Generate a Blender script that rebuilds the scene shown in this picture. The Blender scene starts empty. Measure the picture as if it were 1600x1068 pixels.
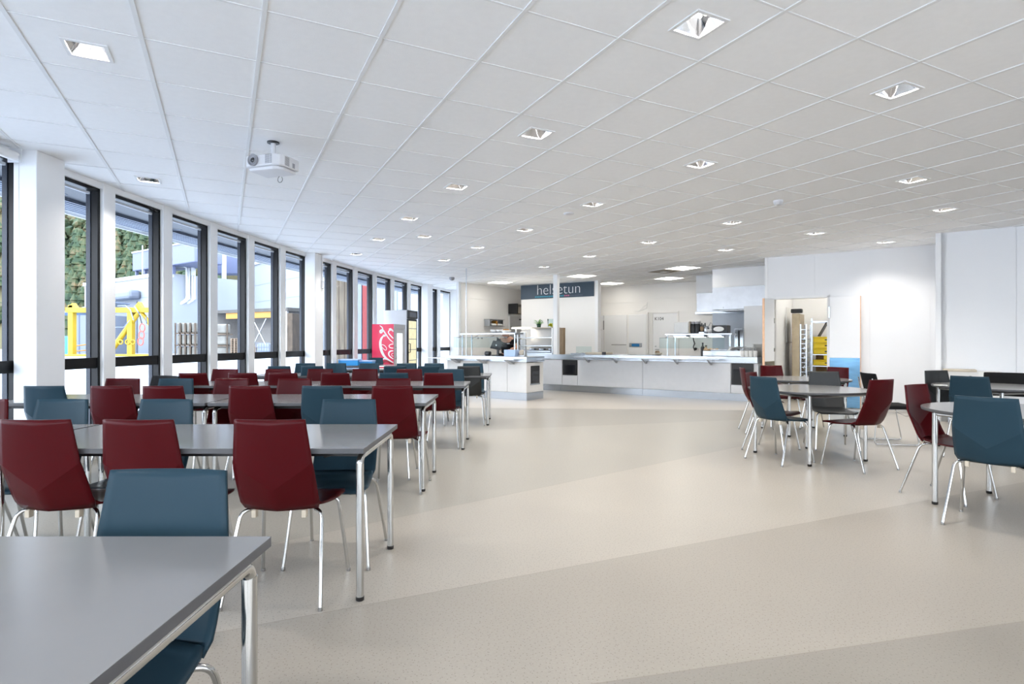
import bpy, bmesh, math, random
from mathutils import Vector, Matrix, noise
random.seed(7)
R = math.radians
C = bpy.context.scene.collection
PI = math.pi
F_, CAMZ, ZC = 897.0, 1.243, 2.95          # focal length (px of a 1600 px wide frame), eye height, ceiling height

# ------------------------------------------------------------------ small maths
def U(px, py, z=0.0):
    Y = F_ * (CAMZ - z) / (py - 534.0)
    return Vector(((px - 800) / F_ * Y, Y, z))
def at(px, py, Y):
    return Vector(((px - 800) / F_ * Y, Y, CAMZ + (534 - py) * Y / F_))
A2 = Vector((.812, -.583)).normalized(); B2 = Vector((-A2.y, A2.x)); RZK = math.atan2(A2.y, A2.x)
def s_at(px, O):
    r = (px - 800) / F_
    return (r * O[1] - O[0]) / (A2.x - r * A2.y)

# ------------------------------------------------------------------ mesh builder
class MB:
    def __init__(s): s.v = []; s.f = []; s.sm = []; s.sharp = set()
    def add(s, vs, fs, smooth=False, M=None):
        n = len(s.v)
        for p in vs:
            p = Vector(p)
            s.v.append(M @ p if M is not None else p)
        for f in fs: s.f.append(tuple(i + n for i in f)); s.sm.append(smooth)
        return n
    def box(s, x0, x1, y0, y1, z0, z1, M=None, b=0.0):
        if b > 0:
            b = min(b, (x1-x0)*.45, (y1-y0)*.45, (z1-z0)*.45)
            bm = bmesh.new()
            bmesh.ops.create_cube(bm, size=1)
            for v in bm.verts:
                v.co = Vector(((x0+x1)/2 + v.co.x*(x1-x0), (y0+y1)/2 + v.co.y*(y1-y0), (z0+z1)/2 + v.co.z*(z1-z0)))
            bmesh.ops.bevel(bm, geom=bm.edges[:], offset=b, segments=2, affect='EDGES', profile=.5)
            bm.verts.index_update()
            s.add([v.co.copy() for v in bm.verts], [[v.index for v in f.verts] for f in bm.faces], False, M)
            bm.free(); return s
        vs = [(x0,y0,z0),(x1,y0,z0),(x1,y1,z0),(x0,y1,z0),(x0,y0,z1),(x1,y0,z1),(x1,y1,z1),(x0,y1,z1)]
        s.add(vs, [(0,3,2,1),(4,5,6,7),(0,1,5,4),(1,2,6,5),(2,3,7,6),(3,0,4,7)], False, M); return s
    def prism(s, poly, z0, z1, M=None):          # poly = ccw list of (x,y)
        n = len(poly)
        vs = [(x,y,z0) for x,y in poly] + [(x,y,z1) for x,y in poly]
        fs = [tuple(range(n-1,-1,-1)), tuple(range(n,2*n))] + [(i,(i+1)%n,n+(i+1)%n,n+i) for i in range(n)]
        s.add(vs, fs, False, M); return s
    def lathe(s, prof, n=20, M=None, smooth=True):   # prof = (r,z) bottom to top
        vs = []; fs = []
        for r, z in prof:
            for k in range(n):
                a = 2*PI*k/n; vs.append((max(r,1e-4)*math.cos(a), max(r,1e-4)*math.sin(a), z))
        m = len(prof)
        for j in range(m-1):
            for k in range(n):
                fs.append((j*n+k, j*n+(k+1)%n, (j+1)*n+(k+1)%n, (j+1)*n+k))
        s.add(vs, fs, smooth, M)
        s.add([vs[k] for k in range(n)], [tuple(range(n-1,-1,-1))], False, M)
        s.add([vs[(m-1)*n+k] for k in range(n)], [tuple(range(n))], False, M)
        return s
    def cyl(s, c, r, z0, z1, n=20, M=None):
        T = Matrix.Translation(Vector((c[0], c[1], 0)))
        return s.lathe([(r,z0),(r,z1)], n, (M @ T) if M is not None else T)
    def tube(s, pts, r, n=8, M=None):
        pts = [Vector(p) for p in pts]; m = len(pts)
        rs = r if isinstance(r, (list, tuple)) else [r]*m
        T = []
        for i in range(m):
            d = (pts[min(i+1,m-1)] - pts[max(i-1,0)])
            T.append(d.normalized() if d.length > 1e-9 else Vector((0,0,1)))
        up = Vector((0,0,1)) if abs(T[0].z) < .9 else Vector((1,0,0))
        nrm = T[0].cross(up).normalized()
        vs = []
        for i in range(m):
            nrm = (nrm - T[i]*nrm.dot(T[i])).normalized(); bi = T[i].cross(nrm)
            for k in range(n):
                a = 2*PI*k/n; vs.append(pts[i] + (nrm*math.cos(a) + bi*math.sin(a))*rs[i])
        fs = [(i*n+k, (i+1)*n+k, (i+1)*n+(k+1)%n, i*n+(k+1)%n) for i in range(m-1) for k in range(n)]
        s.add(vs, fs, True, M)
        s.add(vs[:n], [tuple(range(n))], False, M); s.add(vs[-n:], [tuple(range(n-1,-1,-1))], False, M)
        return s
    def ball(s, c, rx, ry=None, rz=None, n=12, M=None):
        ry = ry or rx; rz = rz or rx
        prof = [(math.cos(-PI/2+PI*j/(n//2)), math.sin(-PI/2+PI*j/(n//2))) for j in range(n//2+1)]
        T = Matrix.Translation(Vector(c)) @ Matrix.Diagonal((rx,ry,rz,1))
        return s.lathe(prof, n, (M @ T) if M is not None else T)
    def build(s, name, mat, parent=None, loc=None, rz=0.0, mods=None, fix=False):
        me = bpy.data.meshes.new(name)
        me.from_pydata([tuple(p) for p in s.v], [], s.f)
        me.polygons.foreach_set('use_smooth', s.sm)
        me.update()
        if fix:
            bm = bmesh.new(); bm.from_mesh(me); bmesh.ops.recalc_face_normals(bm, faces=bm.faces[:]); bm.to_mesh(me); bm.free()
        o = bpy.data.objects.new(name, me); C.objects.link(o)
        for m in (mat if isinstance(mat, (list, tuple)) else [mat]): me.materials.append(m)
        if parent is not None: o.parent = parent
        if loc is not None: o.location = loc
        if rz: o.rotation_euler.z = rz
        return o
def arc(p0, p1, p2, r, k=5):
    """path corner p0->p1->p2 rounded with radius-like distance r"""
    p0, p1, p2 = Vector(p0), Vector(p1), Vector(p2)
    a = p1 + (p0-p1).normalized()*r; b = p1 + (p2-p1).normalized()*r
    return [a*(1-t)**2 + p1*2*t*(1-t) + b*t*t for t in [i/k for i in range(k+1)]]

# ------------------------------------------------------------------ objects
def tag(o, label=None, cat=None, group=None, kind=None):
    if label: o['label'] = label
    if cat: o['category'] = cat
    if group: o['group'] = group
    if kind: o['kind'] = kind
    return o
def thing(name, label, cat, loc=(0,0,0), rz=0.0, group=None, kind=None):
    o = bpy.data.objects.new(name, None); C.objects.link(o)
    o.empty_display_size = .1; o.location = loc; o.rotation_euler = (0,0,rz)
    return tag(o, label, cat, group, kind)
def kids(o): return [c for c in bpy.data.objects if c.parent == o]
KID = {}
def dup(root, loc, rz, label=None, group=None, mats=None):
    if root.name not in KID: KID[root.name] = [(c, kids(c)) for c in kids(root)]
    r = root.copy(); C.objects.link(r); r.location = loc; r.rotation_euler = (0,0,rz)
    if label: r['label'] = label
    if group: r['group'] = group
    for ch, gs in KID[root.name]:
        c = ch.copy(); C.objects.link(c); c.parent = r
        for g in gs:
            d = g.copy(); C.objects.link(d); d.parent = c
    return r
def struct(o): o['kind'] = 'structure'; return o

# ------------------------------------------------------------------ materials
MATS = {}
def mat(name, col, rough=.5, metal=0.0, spec=.5, var=0.0, vscale=8.0, bump=0.0, bscale=60.0, emit=None, es=0.0, coat=0.0, aniso=None):
    m = bpy.data.materials.new(name); m.use_nodes = True
    nt = m.node_tree; b = nt.nodes['Principled BSDF']
    b.inputs['Base Color'].default_value = (*col, 1); b.inputs['Roughness'].default_value = rough
    b.inputs['Metallic'].default_value = metal; b.inputs['Specular IOR Level'].default_value = spec
    b.inputs['Coat Weight'].default_value = coat
    if emit: b.inputs['Emission Color'].default_value = (*emit, 1); b.inputs['Emission Strength'].default_value = es
    if var or bump:
        tc = nt.nodes.new('ShaderNodeTexCoord')
    if var:
        n = nt.nodes.new('ShaderNodeTexNoise'); n.inputs['Scale'].default_value = vscale; n.inputs['Detail'].default_value = 4
        src = tc.outputs['Object']
        if aniso:
            mp = nt.nodes.new('ShaderNodeMapping'); mp.inputs['Scale'].default_value = aniso
            nt.links.new(src, mp.inputs['Vector']); src = mp.outputs['Vector']
        nt.links.new(src, n.inputs['Vector'])
        r = nt.nodes.new('ShaderNodeValToRGB')
        r.color_ramp.elements[0].position = .3; r.color_ramp.elements[1].position = .7
        r.color_ramp.elements[0].color = (*[c*(1-var) for c in col], 1); r.color_ramp.elements[1].color = (*[min(1, c*(1+var)) for c in col], 1)
        nt.links.new(n.outputs['Fac'], r.inputs['Fac']); nt.links.new(r.outputs['Color'], b.inputs['Base Color'])
    if bump:
        n2 = nt.nodes.new('ShaderNodeTexNoise'); n2.inputs['Scale'].default_value = bscale; n2.inputs['Detail'].default_value = 2
        nt.links.new(tc.outputs['Object'], n2.inputs['Vector'])
        bp = nt.nodes.new('ShaderNodeBump'); bp.inputs['Strength'].default_value = bump; bp.inputs['Distance'].default_value = .01
        nt.links.new(n2.outputs['Fac'], bp.inputs['Height']); nt.links.new(bp.outputs['Normal'], b.inputs['Normal'])
    MATS[name] = m
    return m
M_red = mat('red_lacquered_shell', (.062,.003,.005), .32, spec=.12, var=.05, vscale=3)
M_teal = mat('blue_grey_lacquered_shell', (.020,.044,.062), .32, spec=.10, var=.05, vscale=3)
M_char = mat('charcoal_shell', (.011,.013,.014), .45, var=.05, vscale=3)
M_blackfab = mat('black_wool', (.010,.010,.011), .9, spec=.2, bump=.3, bscale=400)
M_chrome = mat('chrome', (.60,.60,.59), .14, 1.0, var=.03)
M_steel = mat('brushed_steel', (.50,.535,.58), .27, 1.0, var=.06, vscale=6, aniso=(1,1,14))
M_hood = mat('hood_steel', (.52,.53,.55), .36, 1.0, var=.06, vscale=6)
M_steeld = mat('steel_dark', (.42,.42,.42), .35, 1.0, var=.06)
M_black = mat('black_plastic', (.012,.012,.013), .4, var=.1)
M_beige = mat('beige_plastic', (.55,.48,.38), .5, var=.05)
M_ttop = mat('grey_laminate', (.215,.212,.21), .19, spec=.9, var=.04, vscale=2.5)
M_tedge = mat('dark_laminate_edge', (.085,.085,.09), .5, var=.05)
M_white = mat('white_paint', (.86,.86,.86), .55, spec=.3, var=.012, vscale=1.5)
M_wall = mat('wall_panel_white', (.82,.825,.835), .5, spec=.3, var=.012, vscale=1.2)
M_wallk = mat('kitchen_wall_white', (.86,.84,.81), .5, spec=.3, var=.012, vscale=1.2)
M_groove = mat('panel_joint_grey', (.5,.5,.5), .7, var=.03)
M_tile = mat('ceiling_tile', (.90,.90,.90), .9, spec=.1, var=.012, vscale=20, bump=.12, bscale=220)
M_bar = mat('ceiling_bar', (.79,.79,.79), .6, spec=.2, var=.01)
M_frame = mat('black_window_frame', (.004,.004,.005), .4, spec=.25, var=.1)
M_fin = mat('dark_blue_grey_aluminium', (.018,.024,.038), .5, .0, var=.1)
M_slat = mat('canopy_slat', (0.16,0.192,0.256), .45, .2, var=.05)
M_edge = mat('canopy_edge_white', (0.45,0.4725,0.5025), .5, var=.03)
M_front = mat('counter_front_grey', (.66,.67,.69), .4, var=.02)
M_frontw = mat('counter_front_warm', (.74,.73,.71), .45, var=.02)
M_oven = mat('dark_glass', (.012,.013,.016), .12, spec=.7, var=.1)
M_navy = mat('sign_navy', (.030,.055,.085), .5, var=.05)
M_signw = mat('sign_lettering_white', (.80,.82,.84), .5, var=.02)
M_signt = mat('sign_teal', (.02,.34,.48), .5, var=.02)
M_signp = mat('sign_pink', (.6,.15,.28), .5, var=.02)
M_yellow = mat('yellow_plastic', (.92,.68,.006), .4, var=.06, vscale=5)
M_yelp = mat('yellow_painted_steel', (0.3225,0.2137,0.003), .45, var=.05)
M_orange = mat('orange_beam', (0.375,0.165,0.015), .5, var=.08)
M_peach = mat('beech_edge', (.72,.45,.28), .5, var=.08, vscale=20)
M_bluek = mat('blue_kick_plate', (.17,.36,.56), .22, .6, var=.18, vscale=3, aniso=(1,1,5))
M_blue = mat('blue_plastic', (.03,.27,.62), .4, var=.05)
M_lblue = mat('pale_blue_box', (.42,.55,.80), .5, var=.04)
M_signb = mat('sign_blue', (.01,.17,.42), .4, var=.04)
M_redp = mat('red_cooler_panel', (.70,.018,.075), .35, var=.05, vscale=2)
M_redd = mat('deep_red_print', (.28,.003,.012), .4, var=.05)
M_gfr = mat('grey_fridge', (.60,.60,.62), .4, var=.02)
M_green = mat('leaf_green', (.13,.36,.03), .5, var=.3, vscale=20)
M_potg = mat('dark_green_pot', (.015,.06,.03), .35, var=.1)
M_wood = mat('wood_brown', (.27,.18,.10), .55, var=.15, vscale=6, aniso=(8,8,1))
M_timber = mat('weathered_timber', (0.096,0.076,0.052), .7, var=.35, vscale=3, aniso=(3,3,.4))
M_ceram = mat('white_ceramic', (.78,.77,.74), .25, var=.03)
M_skin = mat('skin', (.50,.28,.19), .5, var=.06)
M_shirt = mat('black_cotton', (.012,.012,.015), .85, spec=.2, bump=.2, bscale=200)
M_hair = mat('brown_hair', (.05,.03,.018), .6, var=.2, vscale=60)
M_glassy = mat('green_glass', (.03,.07,.02), .1, var=.1)
M_lemon = mat('lemon_yellow', (.75,.62,.03), .45, var=.1)
M_paper = mat('paper_white', (.80,.80,.78), .7, var=.02)
M_projw = mat('projector_white', (.70,.70,.72), .4, var=.02)
M_projg = mat('projector_grey', (.30,.30,.32), .4, var=.05)
M_lens = mat('lens_glass', (.01,.01,.012), .05, spec=.9, var=.05)
M_refl = mat('mirror_reflector', (.90,.90,.92), .09, 1.0, var=.02)
M_lamp = mat('lit_lamp', (1,1,1), .5, emit=(1,.95,.87), es=9, var=.01)
M_panel = mat('lit_diffuser', (1,1,1), .5, emit=(1,.96,.88), es=4.5, var=.01)
M_coolin = mat('lit_cooler_interior', (.9,.95,1), .5, emit=(.85,.97,1), es=.9, var=.02)
M_doorglow = mat('cooler_door_glow', (.62,.58,.40), .4, emit=(.75,.68,.42), es=.35, var=.15, vscale=10)  # tan with a glow mixed in, for the grey cooler's door
M_heat = mat('lit_heat_lamp', (1,1,1), .5, emit=(1,.93,.80), es=4, var=.01)
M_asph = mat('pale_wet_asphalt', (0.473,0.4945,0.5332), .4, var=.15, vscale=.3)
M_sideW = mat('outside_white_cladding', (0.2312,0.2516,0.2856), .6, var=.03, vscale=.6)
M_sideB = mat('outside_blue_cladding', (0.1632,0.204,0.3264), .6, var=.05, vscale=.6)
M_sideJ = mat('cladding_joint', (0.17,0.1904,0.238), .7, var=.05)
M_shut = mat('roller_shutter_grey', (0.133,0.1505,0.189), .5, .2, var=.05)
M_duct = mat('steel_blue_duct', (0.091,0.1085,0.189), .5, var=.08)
M_dark = mat('dark_shed', (.07,.065,.06), .8, var=.2, vscale=2)
M_rust = mat('rusty_steel', (0.068,0.048,0.032), .8, var=.4, vscale=3)
M_bottle = mat('stained_tank', (0.14,0.133,0.1155), .6, var=.25, vscale=2)
M_pall = mat('pallet_wood', (.17,.12,.08), .8, var=.3, vscale=6)
M_redcol = mat('red_painted_column', (0.15,0.0075,0.009), .5, var=.08)
M_linkr = mat('red_link', (.55,.09,.07), .5, var=.1)
M_terrain = mat('hillside_ground', (.10,.085,.04), .95, var=.4, vscale=.15)
M_bark = mat('bark', (.06,.045,.03), .9, var=.3)
def leafmat():
    m = bpy.data.materials.new('autumn_foliage'); m.use_nodes = True; nt = m.node_tree; b = nt.nodes['Principled BSDF']
    b.inputs['Roughness'].default_value = .8
    tc = nt.nodes.new('ShaderNodeTexCoord'); n = nt.nodes.new('ShaderNodeTexNoise'); n.inputs['Scale'].default_value = .5; n.inputs['Detail'].default_value = 12
    n.inputs['Roughness'].default_value = .75
    r = nt.nodes.new('ShaderNodeValToRGB'); e = r.color_ramp.elements
    e[0].position = .33; e[0].color = (.008,.020,.010,1); e[1].position = .72; e[1].color = (.24,.15,.02,1)
    for p, c in ((.46,(.018,.040,.014,1)), (.54,(.045,.055,.018,1)), (.60,(.085,.06,.028,1))):
        x = e.new(p); x.color = c
    nt.links.new(tc.outputs['Object'], n.inputs['Vector']); nt.links.new(n.outputs['Fac'], r.inputs['Fac']); nt.links.new(r.outputs['Color'], b.inputs['Base Color'])
    return m
M_leaf = leafmat()
def glassmat(name, tint=(1,1,1), refl=.08):
    m = bpy.data.materials.new(name); m.use_nodes = True; nt = m.node_tree
    nt.nodes.remove(nt.nodes['Principled BSDF']); out = nt.nodes['Material Output']
    t = nt.nodes.new('ShaderNodeBsdfTransparent'); t.inputs['Color'].default_value = (*tint, 1)
    g = nt.nodes.new('ShaderNodeBsdfGlossy'); g.inputs['Roughness'].default_value = .02
    f = nt.nodes.new('ShaderNodeLayerWeight'); f.inputs['Blend'].default_value = refl
    mx = nt.nodes.new('ShaderNodeMixShader')
    nt.links.new(f.outputs['Fresnel'], mx.inputs['Fac']); nt.links.new(t.outputs[0], mx.inputs[1]); nt.links.new(g.outputs[0], mx.inputs[2])
    nt.links.new(mx.outputs[0], out.inputs['Surface'])
    return m
M_glass = glassmat('window_glass', (.96,.98,1), .04)
M_glass2 = glassmat('clear_glass', (.90,.95,.95), .12)

# floor: speckled vinyl laid in broad angled bands
def floormat():
    m = bpy.data.materials.new('speckled_vinyl'); m.use_nodes = True; nt = m.node_tree; N = nt.nodes; L = nt.links
    b = N['Principled BSDF']; tc = N.new('ShaderNodeTexCoord'); sx = N.new('ShaderNodeSeparateXYZ'); L.new(tc.outputs['Object'], sx.inputs[0])
    def side(p, q):      # 1 when the point lies beyond the line p->q (on its left)
        d = (q[0]-p[0], q[1]-p[1]); n = (-d[1], d[0]); l = math.hypot(*n); n = (n[0]/l, n[1]/l); c = -(n[0]*p[0]+n[1]*p[1])
        a = N.new('ShaderNodeMath'); a.operation = 'MULTIPLY'; a.inputs[1].default_value = n[0]; L.new(sx.outputs['X'], a.inputs[0])
        e = N.new('ShaderNodeMath'); e.operation = 'MULTIPLY_ADD'; e.inputs[1].default_value = n[1]; L.new(sx.outputs['Y'], e.inputs[0]); L.new(a.outputs[0], e.inputs[2])
        g = N.new('ShaderNodeMath'); g.operation = 'ADD'; g.inputs[1].default_value = c; L.new(e.outputs[0], g.inputs[0])
        h = N.new('ShaderNodeMath'); h.operation = 'GREATER_THAN'; h.inputs[1].default_value = 0; L.new(g.outputs[0], h.inputs[0])
        ab = N.new('ShaderNodeMath'); ab.operation = 'ABSOLUTE'; L.new(g.outputs[0], ab.inputs[0])
        sm = N.new('ShaderNodeMath'); sm.operation = 'LESS_THAN'; sm.inputs[1].default_value = .0022; L.new(ab.outputs[0], sm.inputs[0])
        return h.outputs[0], sm.outputs[0]
    P = lambda x, y: tuple(U(x, y)[:2])
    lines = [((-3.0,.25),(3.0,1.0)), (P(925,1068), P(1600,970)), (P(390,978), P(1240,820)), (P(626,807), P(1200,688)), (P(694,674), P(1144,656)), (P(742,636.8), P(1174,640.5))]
    cols = [(.60,.555,.49), (.275,.250,.215), (.345,.312,.266), (.42,.385,.333), (.36,.337,.292), (.31,.29,.252), (.46,.42,.367)]  # first colour: unseen pale band behind the camera, added to brighten the ceiling
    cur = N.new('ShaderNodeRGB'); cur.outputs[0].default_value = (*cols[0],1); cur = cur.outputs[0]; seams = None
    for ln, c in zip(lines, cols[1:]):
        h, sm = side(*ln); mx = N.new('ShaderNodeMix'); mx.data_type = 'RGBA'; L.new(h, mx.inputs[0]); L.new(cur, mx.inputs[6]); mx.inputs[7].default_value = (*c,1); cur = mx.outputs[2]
        if seams is None: seams = sm
        else:
            a = N.new('ShaderNodeMath'); a.operation = 'MAXIMUM'; L.new(seams, a.inputs[0]); L.new(sm, a.inputs[1]); seams = a.outputs[0]
    v = N.new('ShaderNodeTexVoronoi'); v.voronoi_dimensions = '2D'; v.inputs['Scale'].default_value = 42; L.new(tc.outputs['Object'], v.inputs['Vector'])
    lt = N.new('ShaderNodeMath'); lt.operation = 'LESS_THAN'; lt.inputs[1].default_value = .095; L.new(v.outputs['Distance'], lt.inputs[0])
    n = N.new('ShaderNodeTexNoise'); n.inputs['Scale'].default_value = 90; n.inputs['Detail'].default_value = 3; L.new(tc.outputs['Object'], n.inputs['Vector'])
    n2 = N.new('ShaderNodeTexNoise'); n2.inputs['Scale'].default_value = 1.3; n2.inputs['Detail'].default_value = 6; L.new(tc.outputs['Object'], n2.inputs['Vector'])
    k = N.new('ShaderNodeMath'); k.operation = 'MULTIPLY_ADD'; k.inputs[1].default_value = .22; k.inputs[2].default_value = .89; L.new(n.outputs['Fac'], k.inputs[0])
    k2 = N.new('ShaderNodeMath'); k2.operation = 'MULTIPLY_ADD'; k2.inputs[1].default_value = .22; k2.inputs[2].default_value = .89; L.new(n2.outputs['Fac'], k2.inputs[0])
    km = N.new('ShaderNodeMath'); km.operation = 'MULTIPLY'; L.new(k.outputs[0], km.inputs[0]); L.new(k2.outputs[0], km.inputs[1])
    sc = N.new('ShaderNodeVectorMath'); sc.operation = 'SCALE'; L.new(cur, sc.inputs[0]); L.new(km.outputs[0], sc.inputs['Scale'])
    m1 = N.new('ShaderNodeMix'); m1.data_type = 'RGBA'; L.new(sc.outputs[0], m1.inputs[6]); m1.inputs[7].default_value = (.17,.145,.115,1)
    f = N.new('ShaderNodeMath'); f.operation = 'MULTIPLY'; f.inputs[1].default_value = .8; L.new(lt.outputs[0], f.inputs[0]); L.new(f.outputs[0], m1.inputs[0])
    m2 = N.new('ShaderNodeMix'); m2.data_type = 'RGBA'; L.new(m1.outputs[2], m2.inputs[6]); m2.inputs[7].default_value = (.25,.22,.18,1)
    f2 = N.new('ShaderNodeMath'); f2.operation = 'MULTIPLY'; f2.inputs[1].default_value = .7; L.new(seams, f2.inputs[0]); L.new(f2.outputs[0], m2.inputs[0])
    L.new(m2.outputs[2], b.inputs['Base Color'])
    rr = N.new('ShaderNodeMath'); rr.operation = 'MULTIPLY_ADD'; rr.inputs[1].default_value = .10; rr.inputs[2].default_value = .275; L.new(n2.outputs['Fac'], rr.inputs[0]); L.new(rr.outputs[0], b.inputs['Roughness'])
    b.inputs['Specular IOR Level'].default_value = .42
    return m
M_floor = floormat()

# ------------------------------------------------------------------ window wall geometry (a long arc)
def wx(Y): return -4.42 + (max(Y, 4.8) - 4.8)**2/83.0
def wp(Y, off=0.0):          # off > 0 = outwards
    s = 2*(max(Y,4.8)-4.8)/83.0; n = Vector((-1, s)).normalized()
    return Vector((wx(Y) + n.x*off, Y + n.y*off))
P0 = 5.27; PITCH = .9835
cols_y = [P0 + i*PITCH for i in range(-9, 15)]            # bay lines; pillars stand at 5.27, 11.17 and 17.07
PILL = {round(P0,2): 0, round(P0+6*PITCH,2): 1, round(P0+12*PITCH,2): 2}

def clip_arc(bm, off):
    for a, b in zip(cols_y[:-1], cols_y[1:]):
        p, q = wp(a, off), wp(b, off); d = (q-p); n = Vector((-d.y, d.x, 0)).normalized()     # outwards
        bmesh.ops.bisect_plane(bm, geom=bm.verts[:]+bm.edges[:]+bm.faces[:], plane_co=(p.x,p.y,0), plane_no=n, clear_outer=True)
    p, q = wp(cols_y[0], off), wp(cols_y[1], off)

# floor and ceiling
bm = bmesh.new()
pts = [(-8,-3.6),(13.5,-3.6),(13.5,21),(-8,21)]
f = bm.faces.new([bm.verts.new((x,y,0)) for x,y in pts]); clip_arc(bm, .22)
me = bpy.data.meshes.new('floor'); bm.to_mesh(me); bm.free(); me.materials.append(M_floor)
o = struct(bpy.data.objects.new('floor', me)); C.objects.link(o)

TH = .4644; cu, su = math.cos(TH), math.sin(TH); OX, OY = -2.617, 2.956
def T2W(u, v): return (OX + .6*(u*cu - v*su), OY + .6*(u*su + v*cu))
def W2T(x, y): dx, dy = x-OX, y-OY; return ((dx*cu+dy*su)/.6, (-dx*su+dy*cu)/.6)
lamps_px = [(133,77,'the one nearest the top left corner of the view'), (232,279,'just in front of the first two tall windows'),
 (1091,40,'large one at the top edge, nearest the camera'), (838,208,'second back in the middle of the room'), (1404,145,'nearest one on the right side'),
 (1098,258,'between the smoke detector and the ceiling centre'), (1433,284,'second back on the right side'), (715,291,'first one to the right of the projector'),
 (641,340,'second one to the right of the projector'), (930,319,'close to the small sprinkler'), (1150,348,'behind the smoke detector'),
 (1483,330,'above the jutting right wall'), (1280,367,'above the open double doors'), (592,372,'above the pillar between the windows'),
 (676,372,'left of the serving island, fourth row back'), (822,357,'in front of the serving island'), (752,385,'just left of the lettered board'),
 (1021,379,'in front of the long counter'), (1140,391,'in front of the cooker hood'), (1390,380,'throwing a pool of light on the right wall'),
 (560,396,'beside the second group of windows'), (700,406,'above the two drinks coolers'), (858,417,'above the lettered board column'), (927,400,'right of the white ceiling column')]
lit = {}
for px, py, lb in lamps_px:
    p = U(px, py, ZC); u, v = W2T(p.x, p.y); lit[(math.floor(u), math.floor(v))] = lb
for p in [(-1.5,-1.2),(1.9,-1.6),(5.2,-.9),(8.5,.5),(5.4,2.2),(9,3.6),(1.8,.9),(-1.8,.6)]:      # lamps behind the camera / right of it
    u, v = W2T(*p); lit.setdefault((math.floor(u), math.floor(v)), 'behind the camera')
kit_px = [(787.6,441.8,'behind the left gantry'), (914.6,432,'in front of the lettered board'), (955,444,'beyond the lettered board'), (1074,420.7,'beside the square air vent'),
          (1053.5,436,'in front of the numbered kitchen door')]
kit = {}
kx = lambda x, y, lb: kit.__setitem__((math.floor(W2T(x,y)[0]), math.floor(W2T(x,y)[1])), lb)
for px, py, lb in kit_px:
    p = U(px, py, ZC); u, v = W2T(p.x, p.y); kit[(math.floor(u), math.floor(v))] = lb
kx(6.6, 12.1, 'added to brighten the storeroom behind the open doors'); kx(7.2, 11.3, 'added out of sight to brighten the storeroom'); kx(6.2, 14.6, 'added out of sight behind the cooker hood to brighten the kitchen')  # extra panels, hidden from view, added to brighten storeroom and kitchen
pv = U(1046, 424, ZC); u, v = W2T(pv.x, pv.y); VENT = (math.floor(u), math.floor(v))
if VENT in kit: VENT = (VENT[0]-1, VENT[1])
holes = set(lit) | set(kit)
bm = bmesh.new()
def quad(bm, P): bm.faces.new([bm.verts.new((*T2W(*p), ZC)) for p in reversed(P)])
for i in range(-14, 32):
    for j in range(-22, 32):
        x, y = T2W(i+.5, j+.5)
        if not (-5.6 < x < 13.4 and -3.9 < y < 21.4): continue
        if (i,j) in kit: continue
        if (i,j) in lit:
            h = .165
            a, b_, c, d = (i,j),(i+1,j),(i+1,j+1),(i,j+1)
            e, f_, g, k = (i+.5-h,j+.5-h),(i+.5+h,j+.5-h),(i+.5+h,j+.5+h),(i+.5-h,j+.5+h)
            quad(bm,[a,b_,f_,e]); quad(bm,[b_,c,g,f_]); quad(bm,[c,d,k,g]); quad(bm,[d,a,e,k])
        else: quad(bm, [(i,j),(i+1,j),(i+1,j+1),(i,j+1)])
clip_arc(bm, .12)
me = bpy.data.meshes.new('ceiling'); bm.to_mesh(me); bm.free(); me.materials.append(M_tile)
ceil = struct(bpy.data.objects.new('ceiling', me)); C.objects.link(ceil)
# roof slab above (keeps daylight out of the void)
bm = bmesh.new()
bmesh.ops.create_cube(bm, size=1)
for v in bm.verts: v.co = Vector((2.75+v.co.x*22, 8.7+v.co.y*26, 3.3+v.co.z*.12))
clip_arc(bm, .14)
me = bpy.data.meshes.new('roof'); bm.to_mesh(me); bm.free(); me.materials.append(M_tile)
o = struct(bpy.data.objects.new('roof', me)); C.objects.link(o)
# visible T bars: broad ones along v, thin ones along u
bm = bmesh.new()
def bar(p, q, w, h=.005):
    p, q = Vector(p), Vector(q); d = (q-p).normalized(); n = Vector((-d.y, d.x))*w/2
    vs = [bm.verts.new((*(c), z)) for z in (ZC-h, ZC+.001) for c in (p-n, q-n, q+n, p+n)]
    for f in ((0,3,2,1),(0,1,5,4),(1,2,6,5),(2,3,7,6),(3,0,4,7)): bm.faces.new([vs[k] for k in f])
for i in range(-14, 32): bar(T2W(i,-22), T2W(i,32), .024, .006)
for j in range(-22, 32):
    bar(T2W(-14,j), T2W(32,j), .013, .004)
bmesh.ops.recalc_face_normals(bm, faces=bm.faces[:])
clip_arc(bm, .12)
me = bpy.data.meshes.new('grid_bars'); bm.to_mesh(me); bm.free(); me.materials.append(M_bar)
o = bpy.data.objects.new('grid_bars', me); C.objects.link(o); o.parent = ceil

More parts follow.
